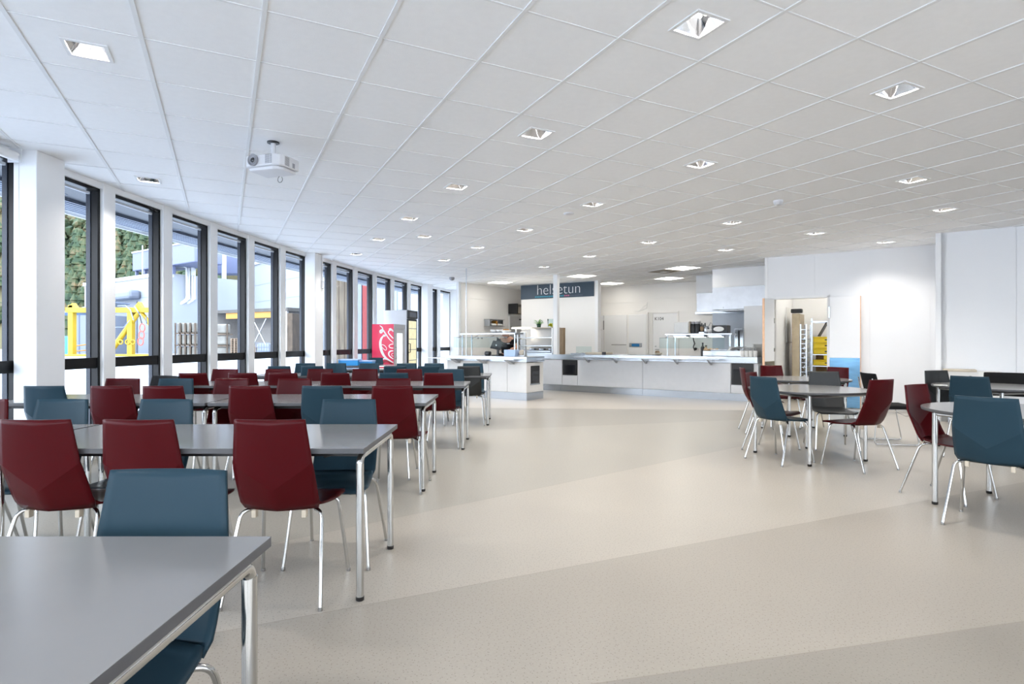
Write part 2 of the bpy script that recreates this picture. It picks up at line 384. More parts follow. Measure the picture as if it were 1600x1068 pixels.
# ------------------------------------------------------------------ windows, pillars, canopy
ZT, ZB, ZTR = 2.885, .30, (.965, 1.075)
def facet(a, b):
    p, q = wp(a), wp(b); d = (q-p).normalized(); L = (q-p).length
    M = Matrix(((d.x, -d.y, 0, p.x), (d.y, d.x, 0, p.y), (0,0,1,0), (0,0,0,1)))      # local x along the wall, local y outwards
    return M, L
wall = MB()
bays = list(zip(cols_y[:-1], cols_y[1:]))
nwin = 0
for a, b in bays:
    M, L = facet(a, b)
    wall.box(-.002, L+.002, .0, .12, 0, ZB, M); wall.box(-.002, L+.002, .0, .12, ZT, ZC+.4, M)
    nwin += 1
    w = thing('window_%d' % nwin, None, None, kind='structure'); x0, x1 = .085, L-.085
    m = MB(); fw = .036; y0, y1 = .03, .105
    m.box(x0, x0+.022, y0, y1, ZB, ZT, M); m.box(x1-fw, x1, y0, y1, ZB, ZT, M)
    m.box(x0, x1, y0, y1, ZT-fw, ZT, M); m.box(x0, x1, y0, y1, ZB, ZB+fw, M)
    m.box(x0+.02, x1-fw, y0+.01, y1, ZTR[0], ZTR[1], M)
    m.build('window_frame', M_frame, w)
    m = MB(); m.box(x1-.045, x1-.02, .105, .15, ZB, ZT+.02, M)
    m.box(x0-.03, x0, .105, .12, ZB, ZT+.02, M)
    m.build('outer_fin', M_fin, w)
    m = MB(); m.box(x0+.015, x1-.03, .075, .081, ZB+.03, ZT-.03, M); m.build('glass_pane', M_glass, w)
    m = MB(); m.box(x0+.05, x1-.12, .05, .075, ZT-.085, ZT-.06, M); m.build('vent_strip', M_edge, w)
for y in cols_y[1:-1]:
    M, L = facet(y-.2, y+.2)
    wall.box(L/2-.086, L/2+.086, -.012, .11, ZB-.01, ZC, M)
wl = struct(wall.build('wall_left', M_white))
n = 0
for y in (P0, P0+6*PITCH, P0+12*PITCH):
    M, L = facet(y-.16, y+.16); n += 1
    m = MB(); m.box(.0, L, -.19, .02, 0, ZC, M, b=.006)
    o = struct(m.build('pillar_%d' % n, M_white))
m = MB(); mm = MB(); me_ = MB()
for a, b in bays:      # canopy outside: dark soffit, louvre slats, pale front edge
    def strip(mb, o0, o1, z0, z1):
        p = [wp(a,o0), wp(b,o0), wp(b,o1), wp(a,o1)]
        mb.prism([tuple(x) for x in p], z0, z1)
    strip(m, .11, .63, 2.865, 3.05)
    for k in range(6): strip(mm, .63+k*.07, .655+k*.07, 2.83, 2.88)
    strip(me_, 1.05, 1.09, 2.80, 2.90)
cn = thing('canopy', 'outside sun canopy with pale front edge running along the tall windows', 'canopy', kind='structure')
m.build('soffit', M_fin, cn, fix=True); mm.build('louvre_slats', M_slat, cn, fix=True); me_.build('front_edge', M_edge, cn, fix=True)
m = MB()
for a, b in bays[::2]:
    M, L = facet(a, b); m.box(.0, .04, .5, 1.08, 2.86, 2.93, M)
m.build('bracket', M_slat, cn)
# roller blind left of the first pillar
rb = thing('roller_blind', 'white rolled up blind above the window left of the first pillar', 'blind', (-4.345, 5.02, 2.865))
m = MB(); T = Matrix.Rotation(PI/2, 4, 'X'); m.lathe([(.042,0),(.042,1.9)], 20, T); m.build('blind_roll', M_white, rb)
m = MB(); m.box(-.07,.05,.003,.012,-.05,.07); m.build('end_bracket', M_projw, rb)
m = MB(); m.tube([(.05,-.02,-.0),(.052,-.02,-.9)], .003, 6); m.build('pull_chain', M_projw, rb)
# blind controls on the second pillar
pc = thing('wall_box', 'small white control box with conduit at the top of the second pillar', 'control box', (*wp(P0+6*PITCH+.03, -.199), 0))
m = MB(); m.box(-.0,.045,.03,.10,2.28,2.44, b=.006); m.build('box_body', M_projw, pc)
m = MB(); m.tube([(.015,.06,2.44),(.015,.06,2.93)], .009, 6); m.build('conduit', M_projw, pc)

# ------------------------------------------------------------------ solid walls
def kwall(name, O, s0, s1, mat_, t0=0.0, t1=.12, z0=0.0, z1=ZC+.01, seams=(), base=True, dirv=None):
    """wall along the kitchen axis a from O, body from t0 to t1 (behind), made of panels with open joints"""
    rz = RZK if dirv is None else math.atan2(dirv[1], dirv[0])
    m = MB(); cuts = [s0] + list(seams) + [s1]
    for a, b in zip(cuts[:-1], cuts[1:]):
        m.box(a + (.003 if a != s0 else 0), b - (.003 if b != s1 else 0), t0, t0+.012, z0, z1)
    if t1 > t0+.012: m.box(s0, s1, t0+.010, t1, z0, z1)
    return struct(m.build(name, mat_, None, (O[0], O[1], 0), rz))
OR1 = (5.15, 11.69)
sd0, sd1 = .18, 1.118                                  # door opening
m = MB()
def panels(m, cuts, t0, z0, z1):
    for a, b in zip(cuts[:-1], cuts[1:]): m.box(a+.002, b-.002, t0, t0+.012, z0, z1)
sj = [s_at(px, OR1) for px in (1273, 1359, 1453)]
LR1 = 2.80
panels(m, [sd1, sj[1], sj[2], LR1], 0, 0, 2.12); panels(m, [0, sj[0], sj[1], sj[2], LR1], 0, 2.12, ZC)
m.box(0, sd0, 0, .14, 0, 2.12); m.box(sd1, LR1, .01, .14, 0, 2.125); m.box(0, LR1, .01, .14, 2.115, ZC)
struct(m.build('wall_doorway', M_wall, None, (*OR1, 0), RZK))
P2 = Vector(OR1) + A2*LR1; LB = 1.25; P3 = P2 - B2*LB       # step forward
m = MB(); m.box(-LB, 0.14, -.12, 0, 0, ZC)
struct(m.build('wall_return', M_white, None, (P2.x, P2.y, 0), RZK+PI/2))
s2 = [s_at(1588, P3)]
m = MB(); panels(m, [-.0, s2[0], s2[0]+1.22, 6.2], 0, 0, ZC); m.box(0, 6.2, .01, .12, 0, ZC)
struct(m.build('wall_right', M_wall, None, (P3.x, P3.y, 0), RZK))
m = MB(); m.box(-.02,.05,-.03,.03,0,ZC); struct(m.build('trim_1', M_white, None, (P3.x, P3.y, 0), RZK))
m = MB(); m.box(-.0,.05,-.012,.15,0,ZC); struct(m.build('trim_2', M_white, None, (*OR1, 0), RZK))
m = MB()
m.box(sd0-.05, sd0, -.015, .16, 0, 2.14); m.box(sd1, sd1+.05, -.015, .16, 0, 2.14); m.box(sd0-.05, sd1+.05, -.015, .16, 2.10, 2.15)
struct(m.build('trim_3', M_white, None, (*OR1, 0), RZK))
m = MB(); m.box(sd1+.55, LR1, -.008, 0, 0, .08); struct(m.build('baseboard_doorway', M_groove, None, (*OR1, 0), RZK))
m = MB(); m.box(.05, 6.2, -.008, 0, 0, .08); struct(m.build('baseboard_right', M_groove, None, (P3.x,P3.y,0), RZK))
# store room behind the doors
hin = Vector(OR1) + A2*sd0
m = MB(); m.box(sd0-.14, sd0-.0, .14, 2.1, 0, ZC); m.box(sd0, 2.2, 2.05, 2.15, 0, ZC); m.box(2.15, 2.25, .14, 2.1, 0, ZC)
struct(m.build('wall_storeroom', M_white, None, (*OR1, 0), RZK))
# kitchen walls
OK1 = Vector((-1.47, 16.46)); bk = Vector((.585,.81)).normalized(); RK1 = math.atan2(bk.y, bk.x)
m = MB()
dk0, dk1 = 2.38, 3.15
for z0, z1, cuts in ((0, 2.505, [0, dk0]), (2.515, ZC, [0, 3.7])):
    for a, b in zip(cuts[:-1], cuts[1:]): m.box(a, b, 0, .012, z0, z1)
m.box(dk0, 3.7, 0, .012, 2.1, 2.505); m.box(dk1, 3.7, 0, .012, 0, 2.1); m.box(0, 3.7, .010, .16, 0, ZC); m.box(0, .012, 0, .16, 0, ZC)
struct(m.build('wall_kitchen_left', M_wallk, None, (OK1.x, OK1.y, 0), RK1))
OG = Vector((4.07, 17.0))
m = MB()
m.box(-4.4, 0, .0, .15, 0, 2.42); m.box(-4.4, 0, .02, .15, 2.42, 2.44); m.box(-4.4, 0, .0, .15, 2.44, ZC)
m.box(0, 5.5, .0, .15, 0, 2.50); m.box(0, 5.5, .015, .15, 2.50, 2.515); m.box(0, 5.5, .0, .15, 2.515, ZC)
struct(m.build('wall_kitchen_back', M_wallk, None, (OG.x, OG.y, 0), RZK))
# far end wall past the last windows, walls behind the camera and right
pe = wp(cols_y[-1])
m = MB(); m.box(pe.x-.3, 1.2, pe.y-.1, pe.y+.05, 0, ZC); struct(m.build('wall_far', M_white))
m = MB(); m.box(-4.6, 12.6, -3.62, -3.5, 0, .30); m.box(-4.6, 12.6, -3.62, -3.5, ZT, ZC)
for k in range(12): m.box(-4.6+k*1.42, -4.42+k*1.42, -3.62, -3.5, .3, ZT)
struct(m.build('wall_rear', M_white))
for k in range(11):  # added windows, unseen behind the camera, to bring daylight onto the near ceiling
    nwin += 1; w = thing('window_%d' % nwin, None, None, kind='structure'); x0, x1 = -4.42+k*1.42, -3.18+k*1.42
    m = MB(); m.box(x0,x0+.05,-3.62,-3.54,.3,ZT); m.box(x1-.05,x1,-3.62,-3.54,.3,ZT); m.box(x0,x1,-3.62,-3.54,ZT-.05,ZT); m.box(x0,x1,-3.62,-3.54,.3,.35); m.box(x0,x1,-3.62,-3.55,ZTR[0],ZTR[1])
    m.build('window_frame', M_frame, w); m = MB(); m.box(x0+.04,x1-.04,-3.60,-3.594,.34,ZT-.04); m.build('glass_pane', M_glass, w)
m = MB(); m.box(11.4, 11.52, -3.6, 17, 0, ZC); struct(m.build('wall_side', M_white))
m = MB(); m.box(-1.0, 11.5, 19.9, 20.0, 0, ZC); m.box(8.6,8.7,12.2,20,0,ZC); struct(m.build('wall_outer', M_white))
m = MB(); m.box(-.16,-.10,-.06,.0,0,ZC); struct(m.build('trim_4', M_white, None, (OK1.x, OK1.y, 0), RK1))

# kitchen left door (grey) with frame
d = thing('door_1', None, None, (OK1.x, OK1.y, 0), RK1, kind='structure')
m = MB(); m.box(dk0, dk1, -.004, .010, 0, 2.08, b=.002); m.build('door_leaf', mat('pale_grey_door', (.50,.50,.50), .5, var=.02), d)
m = MB(); m.box(dk0-.06, dk0, -.02, .02, 0, 2.14); m.box(dk1, dk1+.06, -.02, .02, 0, 2.14); m.box(dk0-.06, dk1+.06, -.02, .02, 2.08, 2.14); m.build('door_frame', M_white, d)
m = MB(); m.box(dk0+.52, dk0+.68, -.012, -.004, 1.96, 2.0); m.build('door_sign', M_black, d)
# kitchen numbered door
s0, s1 = s_at(1020.5, OG), s_at(1058, OG)
d = thing('door_2', None, None, (OG.x, OG.y, 0), RZK, kind='structure')
m = MB(); m.box(s0, s1, -.014, -.002, 0.01, 2.08, b=.002); m.build('door_leaf', M_white, d)
m = MB(); m.box(s0-.05, s0-.005, -.03, 0, 0, 2.13); m.box(s1+.005, s1+.05, -.03, 0, 0, 2.13); m.box(s0-.05, s1+.05, -.03, 0, 2.085, 2.13); m.build('door_frame', M_wallk, d)
m = MB(); m.tube([(s0+.09,-.014,1.02),(s0+.09,-.06,1.02),(s0+.21,-.06,1.02)], .011, 8); m.cyl((s0+.09,-.03), .02, 1.10, 1.13, 12); m.build('door_handle', M_steeld, d)
def text(body, size, mat_, parent, loc, rot, name='lettering', ext=.002, off=0.0, align='LEFT', sx=1.0):
    cu_ = bpy.data.curves.new(name, 'FONT'); cu_.body = body; cu_.size = size; cu_.extrude = ext; cu_.offset = off; cu_.align_x = align
    cu_.materials.append(mat_)
    tmp = bpy.data.objects.new(name+'_curve', cu_); C.objects.link(tmp); bpy.context.view_layer.update()
    me = bpy.data.meshes.new_from_object(tmp.evaluated_get(bpy.context.evaluated_depsgraph_get())); me.name = name
    if not me.materials: me.materials.append(mat_)
    bpy.data.objects.remove(tmp); bpy.data.curves.remove(cu_)
    o = bpy.data.objects.new(name, me); C.objects.link(o); o.parent = parent; o.location = loc; o.rotation_euler = rot; o.scale = (sx,1,1)
    return o
text('K104', .13, M_black, d, (s0+.05, -.017, 1.88), (PI/2,0,0), 'door_number', sx=1.0)
# cold room doors (white, left of the numbered door)
cr = thing('cold_room', 'white cold room front with two insulated doors in the kitchen back wall', 'cold room', (OG.x, OG.y, 0), RZK)
sA, sB, sC, sD = s_at(929, OG), s_at(947, OG), s_at(983.5, OG), s_at(1013, OG)
m = MB(); m.box(sA-.8, sD+.02, -.10, -.01, 0, 2.12, b=.004); m.build('cold_room_body', M_wallk, cr)
for a, b, hx in ((sA-.1, sB-.01, None), (sB, sC-.02, None), (sC+.02, sD, 1)):
    m = MB(); m.box(a+.01, b-.01, -.135, -.102, .08, 2.06, b=.006); dd = m.build('insulated_door', M_white, cr)
m = MB(); m.tube([(sC-.05,-.135,1.16),(sC-.05,-.19,1.16),(sC-.50,-.19,1.16)], .014, 8); m.build('lever_handle', M_steeld, cr)
m = MB(); m.box(sC+.06, sD-.14, -.15, -.136, 1.09, 1.21, b=.004); m.build('latch_plate', M_steel, cr)
m = MB(); m.box(sC+.14, sD-.22, -.156, -.150, 1.11, 1.19); m.build('latch_label', M_signb, cr)
m = MB(); m.tube([(sB-.11,-.135,1.62),(sB-.11,-.19,1.62),(sB-.33,-.19,1.62)], .014, 8); m.box(sB-.03,sB+.0,-.15,-.13,1.62,1.9); m.build('lever_handle', M_steeld, cr)
cb = MB(); q0 = Vector((sD+.02,-.02,2.38))
cb.tube([(sD-.02,-.03,2.42),(sD-.04,-.04,2.25),(sD-.18,-.05,2.18),(sD-.42,-.05,2.16)], .010, 6)
cb.tube([(sD-.02,-.03,2.38),(sD-.12,-.05,2.30),(sD-.30,-.06,2.135)], .008, 6)
o = cb.build('cable', M_paper, None, (OG.x, OG.y, 0), RZK); tag(o, 'white cable hanging down over the top of the cold room doors', 'cable')

# ------------------------------------------------------------------ sign board partition
OS = Vector((.28, 17.3)); sv = Vector((2.04,-1.3)).normalized(); RS = math.atan2(sv.y, sv.x); LS = 2.42
m = MB(); m.box(0, LS, .0, .16, 0, ZC); struct(m.build('wall_sign', M_wallk, None, (OS.x, OS.y, 0), RS))
sg = thing('name_board', 'dark blue board with thin white lettering above the serving area', 'sign', (OS.x, OS.y, 0), RS)
m = MB(); m.box(.0, LS-.03, -.03, -.002, 2.52, 2.935, b=.003); m.build('board', M_navy, sg)
text('helsetun', .435, M_signw, sg, (.545, -.034, 2.63), (PI/2,0,0), 'lettering', off=-.009, sx=.985)
m = MB()
for k in range(17): m.box(.50+k*.057, .50+k*.057+.034, -.034, -.030, 2.555, 2.590)
m.build('teal_marks', M_signt, sg)
m = MB()
for k in range(3):
    m = MB(); m.box(1.47+k*.06, 1.47+k*.06+.036, -.034, -.030, 2.555, 2.590); m.build('pink_mark', M_signp, sg)
m = MB()
for k in range(8):
    m = MB(); m.box(1.66+k*.05, 1.66+k*.05+.022, -.034, -.030, 2.558, 2.578); m.build('grey_mark', M_shut, sg)
m = MB(); m.box(LS+.0, LS+.09, -.02, .18, 0, ZC); struct(m.build('trim_5', M_white, None, (OS.x, OS.y, 0), RS))

# ------------------------------------------------------------------ long counter
OC = Vector((.875, 14.87)); LC = 5.17
lc = thing('serving_counter', 'long serving counter with grey front panels and steel plinth', 'counter', (OC.x, OC.y, 0), RZK)
ov0, ov1 = s_at(878.5, OC), s_at(902, OC); pb0, pb1 = s_at(1142, OC), s_at(1178, OC); mid = s_at(1004, OC); j1 = s_at(876, OC)
m = MB(); m.box(-1.35, LC, .03, .75, .02, .80); m.build('counter_body', M_front, lc)
m = MB()
for a, b in ((-1.35, j1), (j1, mid), (mid, LC)): m.box(a+.003, b-.003, .0, .03, .0, .155)
m.build('plinth', M_steel, lc)
for a, b, z0, z1 in ((-1.35, ov0-.01, .16, .80), (ov0, ov1, .16, .40), (ov1+.01, mid-.004, .16, .80), (mid+.004, pb0-.01, .16, .80), (pb0, pb1+.15, .16, .33)):
    m = MB(); m.box(a, b, .0, .028, z0, z1, b=.003); m.build('front_panel', M_front, lc)
m = MB(); m.box(-1.35, LC, -.02, .76, .80, .93, b=.004); m.build('steel_worktop', M_steel, lc)
for a, b, z0, z1 in ((ov0, ov1, .41, .79), (pb0, pb1, .34, .79)):
    m = MB(); m.box(a+.01, b-.01, .0, .03, z0, z1, b=.004); ovn = m.build('oven_door', M_black, lc)
    m = MB(); m.box(a+.05, b-.05, -.006, .0, z0+.03, z1-.12, b=.002); m.build('oven_glass', M_oven, ovn)
r0, r1 = s_at(901, OC)+.1, s_at(1134, OC)-.05
m = MB(); m.box(r0, r1, -.34, -.02, .865, .885, b=.004)
m.build('tray_rail', M_steel, lc)
for k in range(5):
    s = r0+.25 + (r1-r0-.5)*k/4
    m = MB(); m.add([(s-.02,-.28,.865),(s-.02,-.02,.865),(s-.02,-.02,.74),(s+.02,-.28,.865),(s+.02,-.02,.865),(s+.02,-.02,.74)],
                    [(0,1,2),(5,4,3),(0,2,5,3),(0,3,4,1),(1,4,5,2)]); m.build('rail_bracket', M_steeld, lc)
# hot wells on worktop
m = MB()
for k in range(3): m.box(1.25+k*.55, 1.70+k*.55, .22, .60, .93, .945, b=.004)
m.build('hob_plate', M_steeld, lc)

def gantry(name, label, O, s0, s1, t0, ztop, heat):
    g = thing(name, label, 'gantry shelf', (O.x, O.y, .93), RZK)
    z = ztop-.93
    for s in (s0+.04, s0+.14, s1-.12, s1-.04):
        m = MB(); m.cyl((s, t0+(.05 if s in (s0+.04, s1-.04) else .28)), .016, 0, z, 10); m.build('post', M_steel, g)
    m = MB(); m.box(s0, s1, t0, t0+.34, z, z+.035, b=.004); m.build('top_shelf', M_steel, g)
    for k in range(heat):
        a = s0+.18 + (s1-s0-.3)*k/heat; L = (s1-s0-.3)/heat*.75
        m = MB(); m.box(a, a+L, t0+.05, t0+.28, z-.045, z-.002, b=.004); m.build('lamp_housing', M_steel, g)
        m = MB(); m.box(a+.02, a+L-.02, t0+.07, t0+.26, z-.050, z-.045); m.build('lit_strip', M_panel, g)
    m = MB(); m.box(s0-.08, s1-.12, t0-.13, t0-.12, z-.30, z-.06); m.build('glass_guard', M_glass2, g)
    m = MB(); m.tube([(s0-.08, t0-.125, z-.065), (s1-.12, t0-.125, z-.065)], .005, 6); m.build('guard_edge', M_steel, g)
    for k in range(4):
        s = s0+.05+k*(s1-s0-.2)/3
        m = MB(); m.tube([(s,t0-.12,z-.07),(s,t0+.05,z-.03)], .006, 6); m.build('guard_clip', M_black, g)
    return g
g0, g1 = s_at(1041, OC+B2*.3), s_at(1145, OC+B2*.3)
gantry('gantry_shelf', 'steel gantry shelf with lit lamps on the long counter', OC, g0, g1, .22, 1.40, 3)

def K(s, t, z=0, O=OC):
    p = O + A2*s + B2*t; return (p.x, p.y, z)
# items on the right gantry
def bottle(name, label, loc, mats, h=.22, r=.035, group=None, cat='bottle'):
    t = thing(name, label, cat, loc, 0, group)
    m = MB(); m.lathe([(r*.96,0),(r,.01),(r,h*.62),(r*.55,h*.74),(r*.4,h*.8),(r*.4,h*.9)], 14); m.build('bottle_body', mats[0], t)
    m = MB(); m.lathe([(r*.48,h*.88),(r*.48,h)], 12); m.build('cap', mats[1], t)
    return t
ZG = 1.436
st = thing('flask', 'black insulated flask with grey lid, left one on the gantry', 'flask', K(g0+1.0-.0, .36, ZG))
def flask_parts(t):
    m = MB(); m.lathe([(.055,0),(.058,.01),(.058,.20),(.05,.215)], 16); m.build('flask_body', M_black, t)
    m = MB(); m.lathe([(.05,.215),(.052,.25),(.035,.265)], 16); m.build('lid', M_projg, t)
flask_parts(st)
def sg_(px, t=.36): return s_at(px, OC+B2*t)
st.location = K(sg_(1083), .36, ZG)
o = dup(st, K(sg_(1090), .36, ZG), 0, 'black insulated flask with grey lid, right one on the gantry')
bx = thing('clear_container', 'tall white translucent container standing left of the black flasks', 'container', K(sg_(1068), .38, ZG), RZK)
m = MB(); m.box(-.20,.14,-.1,.1,0,.26,b=.015); m.build('container_body', M_paper, bx); m = MB(); m.box(.15,.17,-.1,.1,0,.27); m.build('end_panel', M_beige, bx)
kn = thing('knife_rack', 'steel rack of kitchen knives and ladles on the gantry', 'knife rack', K(sg_(1097), .36, ZG), RZK)
m = MB(); m.box(-.06,.10,-.04,.04,0,.03); m.build('rack_base', M_steel, kn)
for k in range(4):
    m = MB(); m.box(-.05+k*.035,-.028+k*.035,-.012,.012,.03,.20+.03*(k%2)); m.build('knife_handle', M_black, kn)
m = MB(); m.ball((.0,-.02,.10),.045,.03,.06); m.build('brass_ladle', M_wood, kn)
kt = thing('kettle', 'steel jug with a curved handle on the gantry', 'jug', K(sg_(1104), .36, ZG), RZK)
m = MB(); m.lathe([(.05,0),(.065,.02),(.055,.12),(.04,.16)], 16); m.build('jug_body', M_steel, kt)
m = MB(); m.tube([(.04,0,.15),(.09,0,.24),(.13,0,.20),(.11,0,.10),(.06,0,.04)], .009, 8); m.build('handle', M_steeld, kt)
def bowl(name, label, loc, r=.07, h=.07, mt=M_ceram, group=None, cat='bowl'):
    m = MB(); m.lathe([(r*.45,0),(r*.5,.004),(r*.85,h*.5),(r,h),(r*.95,h),(r*.8,h*.5),(r*.4,.012),(0.001,.01)], 18)
    o = m.build(name, mt, None, loc); return tag(o, label, cat, group)
bowl('serving_bowl', 'white bowl beside the jug on the right gantry', K(sg_(1110), .36, ZG), .10, .09)
bowl('serving_bowl', 'smaller white bowl left of the black napkin box on the gantry', K(sg_(1118), .36, ZG), .09, .08)
nb = thing('napkin_box', 'black napkin dispenser with white oval front on the gantry end', 'dispenser', K(sg_(1132), .36, ZG), RZK)
m = MB(); m.box(-.24,.10,-.12,.12,0,.17,b=.01); m.build('box_body', M_black, nb)
m = MB(); m.lathe([(.95,0),(1,.5),(.95,1)], 24, Matrix.Translation((-.09,-.121,.09)) @ Matrix.Rotation(PI/2,4,'X') @ Matrix.Diagonal((.115,.055,.006,1))); m.build('front_oval', M_paper, nb)
# items on the long counter top
ZT1 = .93
def cb_item(px, t): return s_at(px, OC+B2*t)
for k, (px, lb) in enumerate(((1081,'left'),(1090,'right'))):
    t = thing('wall_dispenser', 'white hanging soap dispenser on the kitchen wall, %s one of the pair' % lb, 'dispenser', (0,0,0), RZK)
    p = OG + A2*s_at(px, OG) ; t.location = (p.x, p.y, 1.42)
    m = MB(); m.box(-.10,.10,-.13,-.002,.10,.42,b=.03); m.lathe([(.03,0),(.07,.1)],12,Matrix.Translation((0,-.07,0))); m.build('dispenser_body', M_white, t)
t = thing('hand_shower', 'black coiled rinsing hose hanging below the wall dispensers', 'hose', (0,0,0), RZK); p = OG + A2*s_at(1085, OG); t.location = (p.x,p.y,.0)
m = MB(); m.tube([(-.02,-.06,1.40),(.0,-.08,1.30),(.04,-.1,1.2),(.0,-.1,1.1),(.05,-.12,1.0)], [.014,.014,.02,.014,.014], 8); m.build('hose_line', M_black, t)
m = MB(); m.ball((.07,-.13,1.05),.05,.04,.04); m.build('spray_head', M_black, t)
bottle('sauce_bottle', 'dark oil bottle standing under the right gantry', K(cb_item(1098,.45), .45, ZT1), (M_black, M_black), .30, .045)
bottle('sauce_bottle', 'brown bottle with pale label beside the dark oil bottle', K(cb_item(1103,.42), .42, ZT1), (M_wood, M_black), .24, .05)
pan = thing('gastro_tray', 'open steel food tray holding bread rolls under the gantry', 'food tray', K(cb_item(1112,.4), .4, ZT1), RZK)
m = MB(); m.box(-.16,.14,-.12,.12,0,.12,b=.01); m.build('tray_body', M_steel, pan)
for k in range(4):
    m = MB(); m.ball((-.1+k*.07,.02*(k%2),.13+.01*(k%2)),.045,.04,.035); m.build('bread_roll', M_wood, pan)
pan2 = thing('gastro_tray', 'closed pale blue food tray at the right end under the gantry', 'food tray', K(cb_item(1127,.4), .4, ZT1), RZK)
m = MB(); m.box(-.19,.19,-.12,.12,0,.13,b=.012); m.build('tray_body', M_steel, pan2); m = MB(); m.box(-.195,.195,-.125,.125,.13,.145,b=.004); m.build('lid', M_steel, pan2)
o = bowl('small_dish', 'small beige dish on the long counter left of the gantry', K(cb_item(1029,.35), .35, ZT1), .09, .06, M_beige)
m = MB()
for k in range(5): m.ball((random.uniform(-.06,.06), random.uniform(-.05,.05), .06+random.uniform(0,.02)), .03)
tag(m.build('bread_pieces', M_wood, None, K(cb_item(1029,.35), .35, ZT1+.01)), 'brown bread pieces heaped in the small beige dish', 'bread')
cut = thing('cutlery_tray', 'steel tray heaped with cutlery near the counter end', 'cutlery tray', K(cb_item(1155,.3), .3, ZT1), RZK)
m = MB(); m.box(-.20,.14,-.15,.15,0,.13,b=.01); m.build('tray_body', M_steel, cut)
m = MB()
for k in range(40):
    a = random.uniform(0,PI); x, y = random.uniform(-.14,.08), random.uniform(-.1,.1); z = .14+random.uniform(0,.05)
    m.tube([(x-.07*math.cos(a), y-.07*math.sin(a), z),(x+.07*math.cos(a), y+.07*math.sin(a), z+.03)], .006, 5)
tag(m.build('cutlery_pile', M_steeld, cut), kind='stuff')
tag(bottle('white_jug', 'tall white plastic jug left of the cutlery tray', K(cb_item(1141,.26), .26, ZT1), (M_paper, M_paper), .22, .055), None, 'jug')
cups = []
for k, px in enumerate((1160, 1166.5, 1173, 1180)):
    t = thing('cutlery_cup', 'white cup of cutlery at the counter end, %s of four' % ('first','second','third','fourth')[k], 'cup', K(cb_item(px,.12), .12, ZT1), 0, 'cutlery cups at the counter end')
    m = MB(); m.lathe([(.038,0),(.045,.13),(.041,.13),(.035,.01)], 14); m.build('cup_body', M_ceram, t)
    m = MB()
    for q in range(5): a = q*1.3; m.tube([(.015*math.cos(a),.015*math.sin(a),.05),(.03*math.cos(a),.03*math.sin(a),.19)], .005, 5)
    m.build('cutlery', M_steeld, t)
for k, (px, n_, h) in enumerate(((1171, 9, .022), (1184, 15, .018))):
    for q in range(n_):
        m = MB(); m.lathe([(.06,0),(.115,.012),(.12,h-.002),(.11,h-.002),(.055,.006)], 18)
        pos = ('bottom','lowest but one') if q < 2 else None
        o = m.build('dinner_plate', M_glass2 if False else M_ceram, None, K(cb_item(px,.50), .50, ZT1+q*h))
        tag(o, 'plate in the %s stack of white plates beside the cutlery trays' % ('shorter','taller')[k], 'plate', 'plates in the %s stack' % ('shorter','taller')[k])
# column standing behind the front edge
m = MB(); m.box(-.06,.06,-.06,.06,.93,ZC,b=.004)
co = struct(m.build('pillar_4', M_white, None, (*(at(869.3,540,14.62).xy), 0), RZK))
wb = MB(); wb.box(-.075,.075,-.04,.04,0,.68,b=.004)
p = OC + A2*s_at(878.3, OC+B2*.25) + B2*.25
tag(wb.build('wooden_board', M_wood, None, (p.x,p.y,.93), RZK), 'upright brown wooden board standing right of the white column', 'board')
# heat surround with small things (right of wooden board)
hb = thing('hotplate', 'low pale hotplate with glass screen on the long counter beside the wooden board', 'hotplate', K(s_at(892,OC)+.1,.3,ZT1), RZK)
m = MB(); m.box(-.2,.25,-.15,.15,0,.03,b=.005); m.build('plate', M_steel, hb)
m = MB(); m.box(-.2,.25,.14,.146,.03,.20); m.build('glass_screen', M_glass2, hb)
for x in (-.08,.06):
    m = MB(); m.cyl((x,-.02),.03,.03,.05,12); m.build('knob', M_steeld, hb)
lf = thing('long_tray', 'low long steel tray with black knob right of the hotplate', 'tray', K(s_at(915,OC)+.1,.3,ZT1), RZK)
m = MB(); m.box(-.2,.42,-.15,.15,0,.055,b=.008); m.build('tray_body', M_beige, lf); m = MB(); m.box(.28,.38,-.17,-.15,.0,.07); m.build('knob', M_black, lf)

# ------------------------------------------------------------------ serving island
OI = Vector((.305, 12.15)); LI = 2.25; DI = .66
isl = thing('serving_island', 'serving island with pale panels and steel top in front of the counter', 'counter', (OI.x, OI.y, 0), RZK)
m = MB(); m.box(-LI, -.02, .02, DI-.02, .14, .80); m.build('island_body', M_frontw, isl)
sj = [ -LI, s_at(763.5,OI), s_at(792.5,OI), 0]
for a, b in zip(sj[:-1], sj[1:]):
    m = MB(); m.box(a+.004, b-.004, 0, .022, .165, .815, b=.003); m.build('front_panel', M_frontw, isl)
m = MB(); m.box(-LI, -.0, .004, DI, 0, .16); m.build('plinth', M_steel, isl)
m = MB(); m.box(-.022, 0, .004, DI, .165, .80, b=.003); m.build('end_panel', M_frontw, isl)
m = MB(); m.box(-LI-.02, .02, -.02, DI+.02, .815, .93, b=.004); m.build('steel_top', M_steel, isl)
m = MB(); m.box(0, .012, .16, .50, .35, .73, b=.004); ovn = m.build('oven_door', M_black, isl)
m = MB(); m.box(.012, .017, .19, .47, .38, .62, b=.002); m.build('oven_glass', M_oven, ovn)
m = MB(); m.box(.0, .008, .14, .52, .32, .35, b=.002); m.build('oven_trim', M_steel, isl)
m = MB(); m.box(-LI-.3, -.10, -.33, -.02, .865, .885, b=.004); m.build('tray_rail', M_steel, isl)
m = MB(); m.box(.02, .20, .3, .66, .865, .885, b=.004); m.build('end_ledge', M_steel, isl)
